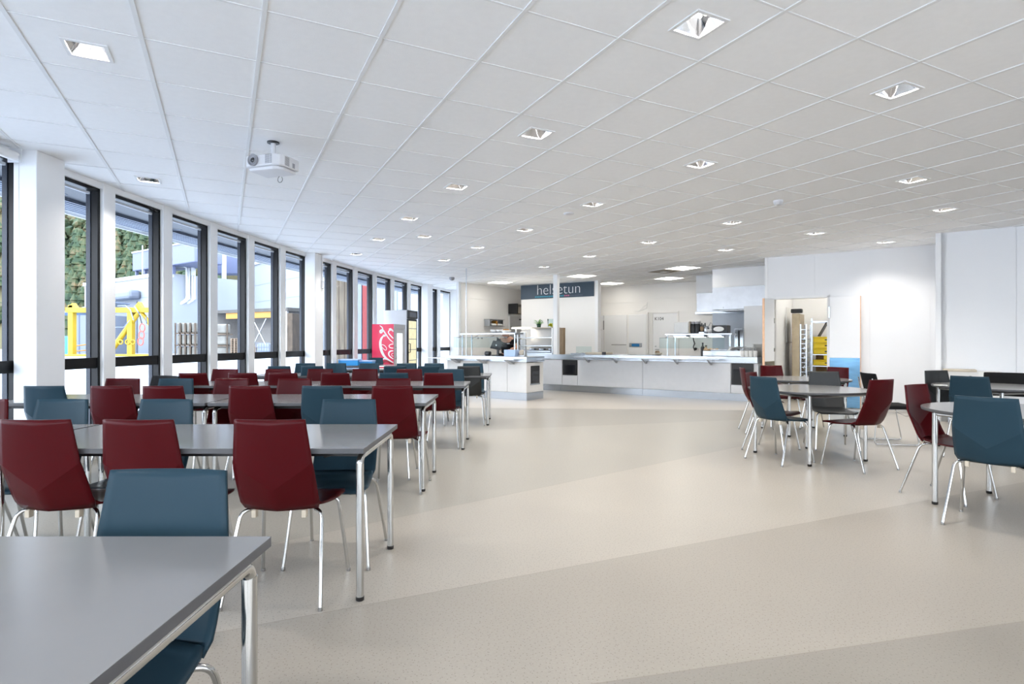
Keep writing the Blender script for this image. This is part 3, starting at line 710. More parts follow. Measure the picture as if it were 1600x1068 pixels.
for s in (-.32, -1.08, -1.85):
    m = MB(); m.add([(s-.1,-.26,.865),(s-.1,-.02,.865),(s-.1,-.02,.76),(s+.02,-.26,.865),(s+.02,-.02,.865),(s+.02,-.02,.76)],
                    [(0,1,2),(5,4,3),(0,2,5,3),(0,3,4,1),(1,4,5,2)]); m.build('rail_bracket', M_steeld, isl)
def KI(px, t, z=.93):
    s = s_at(px, OI+B2*t); p = OI + A2*s + B2*t; return (p.x, p.y, z)
gi0, gi1 = s_at(723, OI+B2*.45), s_at(809, OI+B2*.45)
gantry('gantry_shelf', 'steel gantry shelf with a glass guard on the serving island', OI, gi0, gi1, .34, 1.415, 0)
p = KI(728.6, .12); m = MB(); m.cyl((0,0), .012, .93, ZC, 10); pole = m.build('ceiling_pole', M_steel, None, (p[0],p[1],0)); tag(pole, 'thin steel pole from the island top up to the ceiling', 'pole')
for k, px in enumerate((773, 781.5)):
    bowl('stacked_bowl', '%s white bowl on the island gantry shelf' % ('left','middle')[k], KI(px,.50,1.45), .105, .075, M_ceram)
bk_ = thing('bread_basket', 'pale basket of orange fruit on the island gantry shelf', 'basket', KI(791,.50,1.45), RZK)
m = MB(); m.lathe([(.09,0),(.12,.06),(.115,.06),(.08,.01)],16); m.build('basket_body', M_ceram, bk_)
for k in range(5):
    m = MB(); m.ball((.05*math.cos(k*1.3),.05*math.sin(k*1.3),.06),.032); m.build('fruit', M_orange, bk_)
# till
tl = thing('till_screen', 'black point of sale screen on a stand on the island', 'till', KI(778,.42), RZK-.15)
m = MB(); m.box(-.13,.13,-.09,.09,0,.02,b=.006); m.build('stand_base', M_black, tl)
m = MB(); m.box(-.025,.025,-.015,.015,.02,.15); m.build('stand_post', M_black, tl)
m = MB(); m.box(-.18,.16,-.012,.012,-.10,.10,b=.006, M=Matrix.Translation((0,-.03,.24)) @ Matrix.Rotation(R(-25),4,'X') @ Matrix.Rotation(R(6),4,'Y')); m.build('screen', M_black, tl)
m = MB(); m.ball((.0,-.055,.24),.022,.006,.022); m.build('screen_emblem', M_paper, tl)
tag(MB().box(-.08,.06,-.06,.06,0,.10,b=.03).build('card_reader', M_black, None, KI(763,.42), RZK), 'small black card terminal left of the till screen', 'card terminal')
tag(MB().box(-.15,.15,-.12,.12,0,.145,b=.008).build('storage_box', M_lblue, None, KI(801,.13), RZK), 'pale blue box on the island top beside the till', 'box')
rl = thing('tape_holder', 'round beige roll in a dark holder right of the blue box', 'roll holder', KI(815.5,.15), RZK)
m = MB(); m.box(-.09,.10,-.05,.06,0,.035,b=.01); m.box(.07,.10,-.04,.05,.03,.13,b=.01); m.build('holder', M_steeld, rl)
m = MB(); m.lathe([(.058,-.035),(.06,0),(.058,.035)],20,Matrix.Translation((0,0,.085))@Matrix.Rotation(PI/2,4,'X')); m.build('roll', M_beige, rl)
# display with plants on the left end of the long counter
ds0, ds1 = s_at(809, OC+B2*.3), s_at(868, OC+B2*.3)
sd = thing('display_shelf', 'glass display shelves with a warm lit end on the counter behind the island', 'display shelf', (OC.x, OC.y, .93), RZK)
m = MB(); m.box(ds0, ds1, .12, .62, 0, .03); m.box(ds0+.1, ds1-.05, .14, .5, .03, .10, b=.02); m.build('display_base', M_steel, sd)
for z in (.20, .415):
    m = MB(); m.box(ds0, ds1, .14, .45, z, z+.02); m.build('glass_shelf', M_steel, sd)
m = MB(); m.box(ds0+.38, ds1, .14, .55, .675, .70, b=.003); m.build('top_shelf', M_beige, sd)
m = MB(); m.box(ds0-.10, ds0+.38, .14, .55, .675, .71, b=.01); m.build('lit_end', M_heat, sd)
m = MB(); m.box(ds0+.28, ds1, .54, .56, .03, .675); m.build('back_panel', M_wallk, sd)
for x in (ds0+.02, ds1-.02):
    m = MB(); m.box(x-.01, x+.01, .16, .20, .03, .675); m.build('upright', M_steel, sd)
for z in (.10, .29, .49):
    t = MB(); t.box(ds0+.08, ds0+.26, .30, .34, z-.06, z+.10, b=.004); q = t.build('display_card', M_steeld, sd)
for x in (ds0+.5, ds0+.8, ds0+1.1):
    if x < ds1-.1:
        m = MB(); m.lathe([(.07,.10),(.10,.14),(.11,.14),(.08,.095)],14,Matrix.Translation((x,.3,0))); m.build('salad_pan', M_steel, sd)
def KD(s, t, z): p = OC + A2*s + B2*t; return (p.x, p.y, z)
pl = thing('potted_plant', 'small leafy plant in a dark green pot on the display shelf', 'plant', KD(s_at(842,OC+B2*.35), .35, 1.63))
m = MB(); m.lathe([(.045,0),(.05,.005),(.065,.10),(.06,.10),(.055,.085),(0.001,.085)],16); m.build('pot', M_potg, pl)
def leaves(n, r, h, sz, z0):
    m = MB()
    for k in range(n):
        a = random.uniform(0,2*PI); rr = r*math.sqrt(random.random()); c = Vector((rr*math.cos(a), rr*math.sin(a), z0+random.uniform(0,h)))
        M = Matrix.Translation(c) @ Matrix.Rotation(a,4,'Z') @ Matrix.Rotation(random.uniform(-.9,.6),4,'Y')
        s = sz*random.uniform(.7,1.2)
        m.add([(0,0,0),(s*.5,s*.32,s*.08),(s,0,0),(s*.5,-s*.32,s*.08),(s*.5,0,-.02*s)],[(0,4,1),(1,4,2),(2,4,3),(3,4,0),(0,1,4)],False,M)
        m.tube([(0,0,z0-.03), c], .0025, 4)
    return m
leaves(46, .10, .09, .06, .10).build('foliage', M_green, pl)
fv = thing('glass_vase', 'clear glass vase half full of yellow fruit beside the potted plant', 'vase', KD(s_at(860.5,OC+B2*.35), .35, 1.63))
m = MB(); m.lathe([(.07,0),(.075,.01),(.09,.22),(.087,.22),(.07,.012)],16); m.build('vase_glass', M_glass2, fv)
for k in range(6):
    m = MB(); m.ball((.035*math.cos(k*1.1),.035*math.sin(k*1.1),.04+.022*(k//2)),.028,n=10); m.build('lemon', M_lemon, fv)

# wall shelf with bread bags, air heater, on the kitchen left wall
def K1(s, t, z): p = OK1 + bk*s + Vector((bk.y,-bk.x))*t; return (p.x, p.y, z)
def s_k1(px):
    r = (px-800)/F_; return (r*OK1.y - OK1.x)/(bk.x - r*bk.y)
ws = thing('wall_shelf', 'two tier wire wall shelf on the left kitchen wall', 'shelf', (OK1.x,OK1.y,0), RK1)
a, b = s_k1(756), s_k1(779)
for z in (1.72, 1.92):
    m = MB(); m.box(a, b, -.24, -.004, z, z+.012); m.build('shelf_board', M_steeld, ws)
for x_ in (a+.03, b-.05):
    m = MB(); m.box(x_,x_+.02,-.2,-.004,1.732,1.92); m.build('shelf_bracket', M_steel, ws)
tag(MB().box(-.05,.05,-.09,.09,0,.16,b=.03).build('crisp_bag', M_orange, None, K1(b-.35,.12,1.733), RK1), 'orange and yellow bag standing on the wall shelf', 'bag')
tag(MB().box(-.35,.2,-.09,.09,0,.07,b=.03).build('paper_bag', M_paper, None, K1(a+.50,.12,1.734), RK1), 'white paper bag lying on the wall shelf', 'bag')
ah = thing('air_heater', 'box shaped grey air heater with black side hung high on the kitchen wall', 'air heater', (OK1.x,OK1.y,0), RK1)
a = s_k1(794); m = MB(); m.box(a, a+.08, -.34,-.004, 2.14, 2.46, b=.01); m.build('side_cap', M_black, ah)
m = MB(); m.box(a+.08, a+.75, -.33,-.004, 2.15, 2.45, b=.01); m.build('heater_body', M_beige, ah)
m = MB()
for k in range(5): m.box(a+.1, a+.72, -.345,-.33, 2.36+k*.015, 2.368+k*.015)
m.build('grille', M_black, ah)
for k, px in enumerate((738, 747, 753)):
    p = K1(s_k1(px), .004, 1.36)
    tag(MB().box(-.035,.035,-.0,.02,0,.06).build('wall_socket', M_steeld, None, (p[0],p[1],1.33), RK1), '%s small dark socket on the kitchen wall behind the island gantry' % ('leftmost','middle','rightmost')[k], 'socket')

# ------------------------------------------------------------------ cooker hood, tall cabinet
def P2K(px, Y): return Vector(((px-800)/F_*Y, Y))
OH = Vector((4.73, 13.55))
hd = thing('cooker_hood', 'large stainless steel cooker hood below white boxing', 'cooker hood', (OH.x, OH.y, 0), RZK)
m = MB(); m.box(0, 1.2, 0, 1.0, 2.52, ZC); m.build('boxing', M_white, hd)
m = MB(); m.box(0, 1.2, -.005, 1.0, 2.0, 2.52, b=.004); m.build('hood_body', M_hood, hd)
m = MB(); m.box(.1, 1.1, .1, .9, 1.975, 2.0); m.build('grease_filter', M_steeld, hd)
m = MB(); m.cyl((.55,-.0),.012,1.96,2.0,8); m.cyl((.25,-.01),.008,2.03,2.06,8); m.build('hood_knob', M_steeld, hd)
OH2 = P2K(1087.5, 14.85)
hd2 = thing('cooker_hood', 'smaller blue tinted steel hood set back left of the large hood', 'cooker hood', (OH2.x, OH2.y, 0), RZK)
m = MB(); m.box(0, 1.3, .0, .95, 2.50, ZC); m.build('boxing', M_white, hd2)
m = MB(); m.box(.02, 1.3, -.005, .95, 2.02, 2.50, b=.004); m.build('hood_body', M_hood, hd2)
m = MB(); m.box(-.02, 1.3, -.02, .97, 1.96, 2.02, b=.004); m.build('hood_rim', M_steel, hd2)
# splash panel behind the hood (pale blue grey)
ocab = P2K(1162.5, 12.95)
tc_ = thing('tall_cabinet', 'tall white cabinet at the right end behind the counter', 'cabinet', (ocab.x, ocab.y, 0), RZK)
m = MB(); m.box(0, .55, 0, .5, 0, 2.05, b=.006); m.build('cabinet_body', M_white, tc_)
m = MB(); m.box(.01, .54, -.018, -.002, .1, 2.04, b=.004); m.build('cabinet_door', M_white, tc_)
sp = thing('splash_wall', 'blue grey splash back panel below the cooker hoods', 'panel', (OH.x, OH.y, 0), RZK)
m = MB(); m.box(-.30, 1.4, 1.02, 1.06, .0, 1.97, b=.004); m.build('splash_panel', mat('splash_grey', (.50,.55,.62), .35, var=.03), sp)
m = MB(); m.box(-.30,1.4,.35,1.0,.0,.90,b=.005); m.build('rear_worktop', M_steel, sp)
ps = at(1155.5, 534, 13.3); ut = thing('steam_unit', 'slim upright steel unit between the gantry and the tall cabinet', 'kitchen unit', (ps.x, ps.y, 0), RZK)
m = MB(); m.box(-.10,.10,-.05,.15,0,1.56,b=.005); m.build('unit_body', M_steel, ut); m = MB(); m.box(-.02,.02,-.06,-.05,.9,1.5); m.build('dark_strip', M_black, ut)

# ------------------------------------------------------------------ double door leaves and store room content
d = thing('door_3', None, None, (*OR1, 0), RZK, kind='structure')
m = MB(); m.box(sd1+.05, sd1+.55, -.075, -.035, .01, 2.10, b=.003); lf_ = m.build('door_leaf', M_wall, d)
m = MB(); m.box(sd1+.55, sd1+.562, -.076, -.034, .01, 2.10); m.build('leaf_edge', M_peach, d)
m = MB(); m.box(sd1+.052, sd1+.548, -.080, -.0755, .01, .945, b=.001); m.build('kick_plate', M_bluek, d)
m = MB(); m.box(sd1+.03, sd1+.06, -.10, -.07, 1.70, 1.92, b=.003); m.build('hinge', M_steel, d)
hg = K(0,0); hl = Vector(OR1) + A2*(sd0+.0)
dirl = Vector((-.75,-.66)).normalized(); fe = hl + dirl*.47
d2 = thing('door_4', None, None, (hl.x-.0, hl.y-.0, 0), math.atan2(dirl.y, dirl.x), kind='structure')
m = MB(); m.box(.05, .47, -.02, .02, .01, 2.10, b=.003); m.build('door_leaf', M_wall, d2)
m = MB(); m.box(.47, .484, -.02, .02, .01, 2.10); m.build('leaf_edge', M_peach, d2)
m = MB(); m.box(.052, .468, .02, .024, .01, .86); m.build('kick_plate', M_steeld, d2)
m = MB(); m.box(.04, .07, .02, .03, 1.62, 1.72); m.box(.04,.07,.02,.03,1.05,1.12); m.build('hinge', M_steeld, d2)
def SR(s, t, z=0): p = Vector(OR1) + A2*s + B2*t; return (p.x, p.y, z)
nt_ = thing('notice_sheet', 'white framed notice on the side wall inside the storeroom doorway', 'notice', SR(sd0+.002, 1.2, 1.25), RZK)
m = MB(); m.box(0,.012,-.0,.5,0,.75,b=.002); m.build('notice_paper', M_paper, nt_); m = MB(); m.box(0,.03,-.02,.52,-.03,0); m.build('pen_ledge', M_steeld, nt_)
rk = thing('steel_rack', 'tall stainless tray rack trolley in the storeroom', 'trolley', SR(.43,1.30), RZK)
m = MB(); m.box(-.10,.05,-.3,.3,.08,1.85,b=.01); m.build('side_panel', mat('tan_steel', (.40,.32,.21), .35, .6, var=.08), rk)
m = MB()
for x,y in ((.07,-.3),(.18,-.3),(.07,.25),(.18,.25)): m.box(x-.012,x+.012,y-.012,y+.012,.08,1.62)
for k in range(14): m.box(.07,.18,-.30,-.28,.2+k*.1,.212+k*.1); m.box(.07,.18,.23,.25,.2+k*.1,.212+k*.1)
m.build('tray_frame', M_steel, rk)
for x,y in ((-.05,-.25),(.17,-.25),(-.05,.2),(.17,.2)):
    m = MB(); m.lathe([(.035,-.015),(.035,.015)],12,Matrix.Translation((x,y,.04))@Matrix.Rotation(PI/2,4,'X')); m.build('castor', M_black, rk)
m = MB(); m.box(-.12,.10,-.33,-.2,1.86,1.95,b=.02); m.build('dark_top', M_black, rk)
for k in range(6):
    m = MB(); m.ball((.125,-.24,.30+k*.2),.045,.045,.05,n=10); m.build('tray_pan', M_steel, rk)
sh = thing('storage_shelf', 'steel storage shelf with brown back holding yellow boxes', 'shelf', SR(.66,1.45), RZK)
m = MB()
for z in (.30,.72): m.box(0,.95,-.2,.35,z,z+.02)
m.box(0,.95,-.2,-.17,1.66,1.69); m.box(0,.95,.32,.35,1.66,1.69)
m.build('shelf_board', M_steel, sh)
for x in (0,.93):
    m = MB(); m.box(x,x+.03,-.2,-.17,0,1.75); m.build('upright', M_steel, sh)
m = MB(); m.box(.02,.95,.34,.36,.3,1.3); m.build('back_board', mat('cardboard_brown', (.50,.30,.13), .7, var=.1), sh)
def ybox(label, s, z, w=.55, h=.12, t=1.28):
    b_ = thing('yellow_box', label, 'storage box', SR(s,t,z), RZK, 'yellow plastic storage boxes in the storeroom')
    m = MB(); m.box(0,w,0,.35,0,h*.82,b=.012); m.build('box_body', M_yellow, b_)
    m = MB(); m.box(-.008,w+.008,-.008,.358,h*.82,h,b=.006); m.build('lid', M_yellow, b_)
    m = MB(); m.box(w*.40,w*.62,-.003,.001,h*.35,h*.55); m.build('handle_slot', M_black, b_)
    return b_
for z, lb in ((.985,'lowest of the upper three'),(1.11,'middle of the upper three'),(1.235,'topmost of the upper three')):
    ybox('yellow lidded storage box, %s on the storeroom shelf' % lb, .70, z)
m = MB(); m.box(0,.95,-.2,.35,.965,.983); m.build('shelf_board', M_steel, sh)
ybox('yellow lidded storage box on the lower shelf under the cutlery bin', .70, .742)
ybox('yellow lidded storage box on the bottom storeroom shelf, right one', .70, .322, .55, .2)
ybox('yellow crate standing on the floor beneath the storeroom shelf', .70, .0, .55, .24)
yb = thing('cutlery_bin', 'open yellow bin full of dark utensils on the lower shelf', 'bin', SR(.90,1.26,.866), RZK)
m = MB(); m.box(0,.25,0,.2,0,.095,b=.01); m.build('bin_body', M_yellow, yb)
m = MB()
for k in range(12): x,y = random.uniform(.03,.22),random.uniform(.03,.17); m.tube([(x,y,.05),(x+random.uniform(-.05,.05),y,.17)],.008,5)
m.build('utensils', M_black, yb)
tag(MB().box(.0,.02,0,.3,0,.36,M=Matrix.Rotation(R(28),4,'Y')).build('black_tray', M_black, None, SR(.78,1.3,1.372), RZK), 'thin black tray leaning on top of the yellow boxes', 'tray')
# blue arrow sign on the door jamb end
bs = thing('direction_sign', 'narrow blue sign with white arrows on the wall end by the kitchen', 'sign', (*OR1,0), RZK)
m = MB(); m.box(-.03,.045,-.022,-.013,1.53,1.83,b=.002); m.build('sign_plate', M_signb, bs)
m = MB()
for z in (1.62,1.74): m.add([(.0,-.024,z-.03),(.035,-.024,z),(.0,-.024,z+.03),(.012,-.024,z),(.0,-.022,z-.03),(.035,-.022,z),(.0,-.022,z+.03),(.012,-.022,z)],[(0,1,2,3),(7,6,5,4),(0,4,5,1),(1,5,6,2),(2,6,7,3),(3,7,4,0)])
m.build('white_arrow', M_paper, bs)

# ------------------------------------------------------------------ ceiling fixtures
def reflector():
    r = .095; rt = .05; m = MB(); zt = .085
    for k in range(4):
        M = Matrix.Rotation(k*PI/2,4,'Z')
        # two folded facets per side, each slightly pillowed
        g = 4; vs = []; fs = []
        for j in range(g+1):
            z = zt*j/g; rr = r + (rt-r)*(j/g)**1.6
            for i in range(5):
                t = i/4; x = -rr + 2*rr*t; y = -rr + (.020*math.sin(PI*abs(2*t-1)))*(1-j/g)*(j/g)*3 
                vs.append((x,y,z))
        for j in range(g):
            for i in range(4): fs.append((j*5+i, j*5+i+1, (j+1)*5+i+1, (j+1)*5+i))
        m.add(vs, [tuple(reversed(f)) for f in fs], True, M)
    return m
dl = thing('downlight', 'square recessed downlight', 'ceiling light', (0,0,0), TH)
m = MB()
for x0,x1,y0,y1 in ((-.113,.113,-.113,-.093),(-.113,.113,.093,.113),(-.113,-.093,-.093,.093),(.093,.113,-.093,.093)): m.box(x0,x1,y0,y1,-.007,.004)
m.build('light_frame', M_bar, dl)
reflector().build('reflector', M_refl, dl)
m = MB(); m.box(-.05,.05,-.05,.05,.085,.088); m.build('lamp_plate', M_refl, dl)
m = MB(); m.tube([(-.035,.02,.066),(.035,.02,.066)],.012,8); m.build('lamp_tube', M_lamp, dl)
ld = bpy.data.lights.new('downlight_lamp','AREA'); ld.shape='SQUARE'; ld.size=.09; ld.energy=DL_E if 'DL_E' in globals() else 6; ld.color=(1,.955,.90); ld.spread=R(125)
lo = bpy.data.objects.new('downlight_lamp', ld); C.objects.link(lo); lo.parent = dl; lo.location=(0,0,.046)
first = True
for (i,j), lb in lit.items():
    x, y = T2W(i+.5, j+.5); label = 'square mirrored downlight in the ceiling, ' + lb
    if first: dl.location = (x,y,ZC); dl['label'] = label; dl['group'] = 'square recessed ceiling downlights'; first = False
    else: dup(dl, (x,y,ZC), TH, label, 'square recessed ceiling downlights')
kp = thing('light_panel', 'lit panel', 'ceiling light', (0,0,0), TH)
m = MB(); m.box(-.285,.285,-.285,.285,.004,.012); m.build('diffuser', M_panel, kp)
m = MB()
for x0,x1,y0,y1 in ((-.3,.3,-.3,-.283),(-.3,.3,.283,.3),(-.3,-.283,-.283,.283),(.283,.3,-.283,.283)): m.box(x0,x1,y0,y1,-.004,.02)
m.build('panel_frame', M_bar, kp)
first = True
for (i,j), lb in kit.items():
    x, y = T2W(i+.5, j+.5); label = 'bright flat kitchen ceiling light panel ' + lb
    if first: kp.location = (x,y,ZC); kp['label'] = label; kp['group'] = 'flat light panels in the kitchen ceiling'; first = False
    else: dup(kp, (x,y,ZC), TH, label, 'flat light panels in the kitchen ceiling')
vt = thing('air_vent', 'square grey air vent in the kitchen ceiling', 'vent', (*T2W(VENT[0]+.5,VENT[1]+.5), ZC), TH)
m = MB()
for k in range(3):
    a = .29-k*.08; b = a-.045
    for x0,x1,y0,y1 in ((-a,a,-a,-b),(-a,a,b,a),(-a,-b,-b,b),(b,a,-b,b)): m.box(x0,x1,y0,y1,-.012-.006*k,-.002)
m.build('vent_rings', mat('vent_tan', (.30,.26,.20), .6, var=.05), vt)
m = MB(); m.box(-.08,.08,-.08,.08,-.03,-.02); m.build('vent_plate', M_bar, vt)
p = U(1216,313,ZC); sm = thing('smoke_detector', 'white round smoke detector on the ceiling right of the middle', 'smoke detector', (p.x,p.y,ZC))
m = MB(); m.lathe([(.03,-.055),(.045,-.05),(.05,-.03),(.055,-.028),(.055,0)],20); m.build('detector_body', M_projw, sm); m = MB(); m.lathe([(.046,-.042),(.0475,-.038)],20); m.build('sensor_slot', M_black, sm)
p = U(889,333,ZC); s_ = thing('ceiling_sprinkler', 'small flat white sprinkler plate on the ceiling', 'sprinkler', (p.x,p.y,ZC))
m = MB(); m.lathe([(.02,-.02),(.07,-.012),(.07,0)],16); m.build('plate', M_projw, s_)
p = U(706,433,ZC); s_ = thing('ceiling_sensor', 'small grey dome sensor on the ceiling near the far windows', 'sensor', (p.x,p.y,ZC))
m = MB(); m.lathe([(.02,-.09),(.06,-.07),(.07,-.03),(.07,0)],16); m.build('dome', M_projg, s_)
# projector
pj = at(424, 262, 3.75); PX, PY = U(427,222,ZC).x, U(427,222,ZC).y
pr = thing('projector', 'white ceiling mounted projector with round lens at the left', 'projector', (PX,PY,ZC), 0)
m = MB(); m.lathe([(.045,-.012),(.05,-.01),(.05,0)],24); m.build('ceiling_plate', M_black, pr)
m = MB(); m.lathe([(.021,-.125),(.021,-.01)],20); m.build('mount_pole', M_projw, pr)
m = MB(); m.lathe([(.07,-.135),(.072,-.128),(.03,-.12)],20); m.build('mount_disc', M_projg, pr)
RP = Matrix.Translation((.0,-.03,-.205)) @ Matrix.Rotation(R(-33),4,'Z') @ Matrix.Rotation(R(0),4,'X')
RP = Matrix.Translation((.0,.02,-.205)) @ Matrix.Rotation(R(33),4,'Z')
RP = Matrix.Translation((-.005,.0,-.205)) @ Matrix.Rotation(R(-18),4,'Z')
pts_ = [(-.17,-.125),(.10,-.125),(.15,-.10),(.17,-.06),(.17,.13),(-.17,.13)]
m = MB(); m.prism(pts_, -.03, .065, RP)
m.prism([(x*.9,y*.88) for x,y in pts_], -.062, -.03, RP)
pb = m.build('projector_body', M_projw, pr, mods=None)
bv = pb.modifiers.new('bevel','BEVEL'); bv.width=.012; bv.segments=3; bv.limit_method='ANGLE'
m = MB(); LM = RP @ Matrix.Translation((-.085,-.125,.02)) @ Matrix.Rotation(PI/2,4,'X')
m.lathe([(.046,-.01),(.050,.018),(.044,.024),(.040,.010),(.030,.010),(.028,.018),(.022,.018),(.018,.004)],24,LM); m.build('lens_ring', M_projg, pr)
m = MB(); m.lathe([(.024,.0),(.02,.014),(.001,.018)],20,LM); m.build('lens', M_lens, pr)
m = MB()
for k in range(9): m.box(.03,.075,-.1275,-.124,-.015+k*.0085,-.0105+k*.0085,RP); m.box(.08,.098,-.1275,-.124,-.015+k*.0085,-.0105+k*.0085,RP)
for k in range(9): m.box(.168,.1715,-.05,-.0,-.02+k*.0085,-.0155+k*.0085,RP)
m.box(.168,.1715,.04,.07,-.02,.02,RP)
m.build('vent_grille', M_projg, pr)
m = MB(); q = [RP @ Vector((.03+.03*math.cos(a)+.02*(a/6), .05, -.07-.03-.03*math.sin(a))) for a in [k*PI*1.5/8-.6 for k in range(9)]]
m.tube(q,.0025,6); m.build('cable', M_black, pr)

# ------------------------------------------------------------------ drinks coolers
def frame2(corner, fdir): # x axis = along the front (away from viewer), y axis = into the cooler (to the left)
    return corner, math.atan2(fdir.y, fdir.x)
c1 = Vector((-2.77,13.5)); f1 = Vector((.15,.65)).normalized()
cl = thing('drinks_cooler', 'red drinks cooler with white script lettering on its side', 'cooler', (c1.x,c1.y,0), math.atan2(f1.y,f1.x))
H1 = 1.665
m = MB(); m.box(0,.62,0.02,.56,.06,H1,b=.01); m.build('cooler_body', M_gfr, cl)
m = MB(); m.box(-.012,-.001,.01,.56,.06,H1,b=.002); sp_ = m.build('side_panel', M_redp, cl)
m = MB(); m.box(.01,.61,.0,.02,.30,H1-.12,b=.004); m.build('door_frame', M_gfr, cl)
m = MB(); m.box(.16,.46,-.006,.0,.36,H1-.22,b=.002); m.build('lit_glass', M_coolin, cl)
m = MB(); m.box(.0,.62,-.005,.02,H1-.11,H1); m.build('header', M_gfr, cl)
m = MB(); m.tube([(.06,.0,.85),(.06,-.04,.85),(.06,-.04,1.12),(.06,.0,1.12)],.010,8); m.build('handle', M_steel, cl)
for x in (.06,.56):
    m = MB(); m.cyl((x,.08),.025,0,.06,10); m.cyl((x,.5),.025,0,.06,10); m.build('foot', M_black, cl)
# script strokes on the red side; crop coords (165..435, 355..820) -> panel
def ribbon(pts, w, parent, name, mt):
    P = []
    for (x,y) in pts:
        u = (435-x)/270*.55+.01; z = H1 - (y-355)/7.63*13.6/897
        P.append(Vector((u, z)))
    # catmull-rom
    Q = []; n = len(P)
    for i in range(n-1):
        p0,p1,p2,p3 = P[max(i-1,0)],P[i],P[i+1],P[min(i+2,n-1)]
        for k in range(5):
            t = k/5; Q.append(.5*((2*p1)+(p2-p0)*t+(2*p0-5*p1+4*p2-p3)*t*t+(3*p1-p0-3*p2+p3)*t**3))
    Q.append(P[-1]); m = MB(); vs = []; N_ = len(Q)
    for i,q in enumerate(Q):
        d_ = (Q[min(i+1,N_-1)]-Q[max(i-1,0)]).normalized(); nn = Vector((-d_.y,d_.x)); f = i/(N_-1); wi = w(f) if callable(w) else w
        for s in (1,-1):
            c = q+nn*wi*s/2
            c.x = max(.011, min(.559, c.x)); vs += [(-.0145,c.x,c.y),(-.0115,c.x,c.y)]
    fs = []
    for i in range(N_-1):
        a = i*4; b_ = a+4
        fs += [(a,a+2,b_+2,b_),(a+1,b_+1,b_+3,a+3),(a,b_,b_+1,a+1),(a+2,a+3,b_+3,b_+2)]
    m.add(vs,fs); return m.build(name, mt, parent, fix=True)
S = math.sin
for pts, w in (([(262,372),(290,392),(300,420),(290,450),(272,455),(270,435),(300,425),(335,470),(380,530),(432,575)], lambda f: .014+.028*S(PI*f)),
               ([(330,480),(290,515),(270,570),(278,650),(305,715),(350,765),(432,812)], lambda f: .02+.045*S(PI*f)),
               ([(285,665),(272,630),(290,600),(325,612),(348,645),(335,665),(305,645),(285,620)], .014),
               ([(305,480),(325,500),(345,470)], .02),
               ([(425,425),(385,430),(370,455),(395,490),(432,525)], .024), ([(378,420),(400,412),(432,445)], .03),
               ([(432,590),(395,598),(378,615),(395,635),(432,640)], .02),
               ([(432,672),(395,676),(375,700),(385,735),(432,770)], lambda f: .016+.02*S(PI*f)),
               ([(432,700),(410,710),(415,730),(432,735)], .012),
               ([(285,778),(320,765),(350,772)], .03)):
    ribbon(pts, w, sp_, 'script_stroke', M_paper)
ribbon([(300,815),(330,795),(370,800),(420,830)], .05, sp_, 'dark_swirl', M_redd)
c2 = Vector((-2.63,14.5)); H2 = 2.05
c2o = thing('drinks_cooler', 'tall grey cooler with black framed glass door behind the red one', 'cooler', (c2.x,c2.y,0), math.atan2(f1.y,f1.x))
m = MB(); m.box(0,.60,.03,.66,.05,H2,b=.008); m.build('cooler_body', M_gfr, c2o)
m = MB(); m.box(0,.06,0,.03,.1,H2-.22); m.box(.54,.60,0,.03,.1,H2-.22); m.box(0,.6,0,.03,.1,.2); m.box(0,.6,0,.03,H2-.27,H2-.22); m.build('door_frame', M_black, c2o)
m = MB(); m.box(-.005,.605,-.02,.03,H2-.21,H2,b=.01); m.build('header', M_black, c2o)
m = MB(); m.box(.05,.5,-.024,-.02,H2-.17,H2-.05); m.build('header_label', M_shut, c2o)
m = MB(); m.box(.06,.54,-.002,.006,.2,H2-.27); m.build('glowing_door_panel', M_doorglow, c2o)  # opaque tan panel filling the door, its glow added to lighten the interior
m = MB()
for k in range(5): m.box(.07,.53,-.006,-.002,.5+k*.27,.515+k*.27)
m.build('inner_shelves', M_shut, c2o)
m = MB(); m.tube([(.04,.0,.98),(.04,-.05,.98),(.04,-.05,1.2),(.04,.0,1.2)],.012,8); m.build('handle', M_black, c2o)
for x in (.06,.54):
    m = MB(); m.cyl((x,.1),.025,0,.05,10); m.cyl((x,.6),.025,0,.05,10); m.build('foot', M_black, c2o)

# ------------------------------------------------------------------ chairs
def hw_back(v): # half width up the back
    return .190 - .004*v if v < .45 else .1882 - (.1882-.163)*((v-.45)/.55)**1.05
def backrest_mb():
    m = MB(); NU, J0, J = 16, 7, 18; idx = {}; vs = []
    for j in range(J+1):
        for i in range(NU+1):
            u = -1+2*i/NU; vc = .24 + .30*abs(u)
            v = vc*j/J0 if j <= J0 else vc+(1-vc)*(j-J0)/(J-J0)
            w = hw_back(v)
            if v < .08: w *= 1-.07*(1-v/.08)**2.2        # rounded lower corners
            y = -.212 - .060*(v**1.15) + .022*u*u
            if v < vc: y += .13*(vc-v) - .012
            y += .012*max(0, .12-v)/.12
            if v >= vc: y -= .012
            vs.append((u*w, y, .440 + .445*v)); idx[(i,j)] = len(vs)-1
    fs = [(idx[i,j], idx[i,j+1], idx[i+1,j+1], idx[i+1,j]) for j in range(J) for i in range(NU)]
    m.add(vs, fs, True); return m, idx, NU, J0
def mk_back(mat_, parent):
    m, idx, NU, J0 = backrest_mb(); o = m.build('backrest', mat_, parent)
    ek = {tuple(sorted((idx[i,J0], idx[i+1,J0]))) for i in range(NU)}
    for e in o.data.edges:
        if tuple(sorted(e.vertices)) in ek: e.use_edge_sharp = True
    s = o.modifiers.new('thickness','SOLIDIFY'); s.thickness = .011; s.offset = 0
    return o
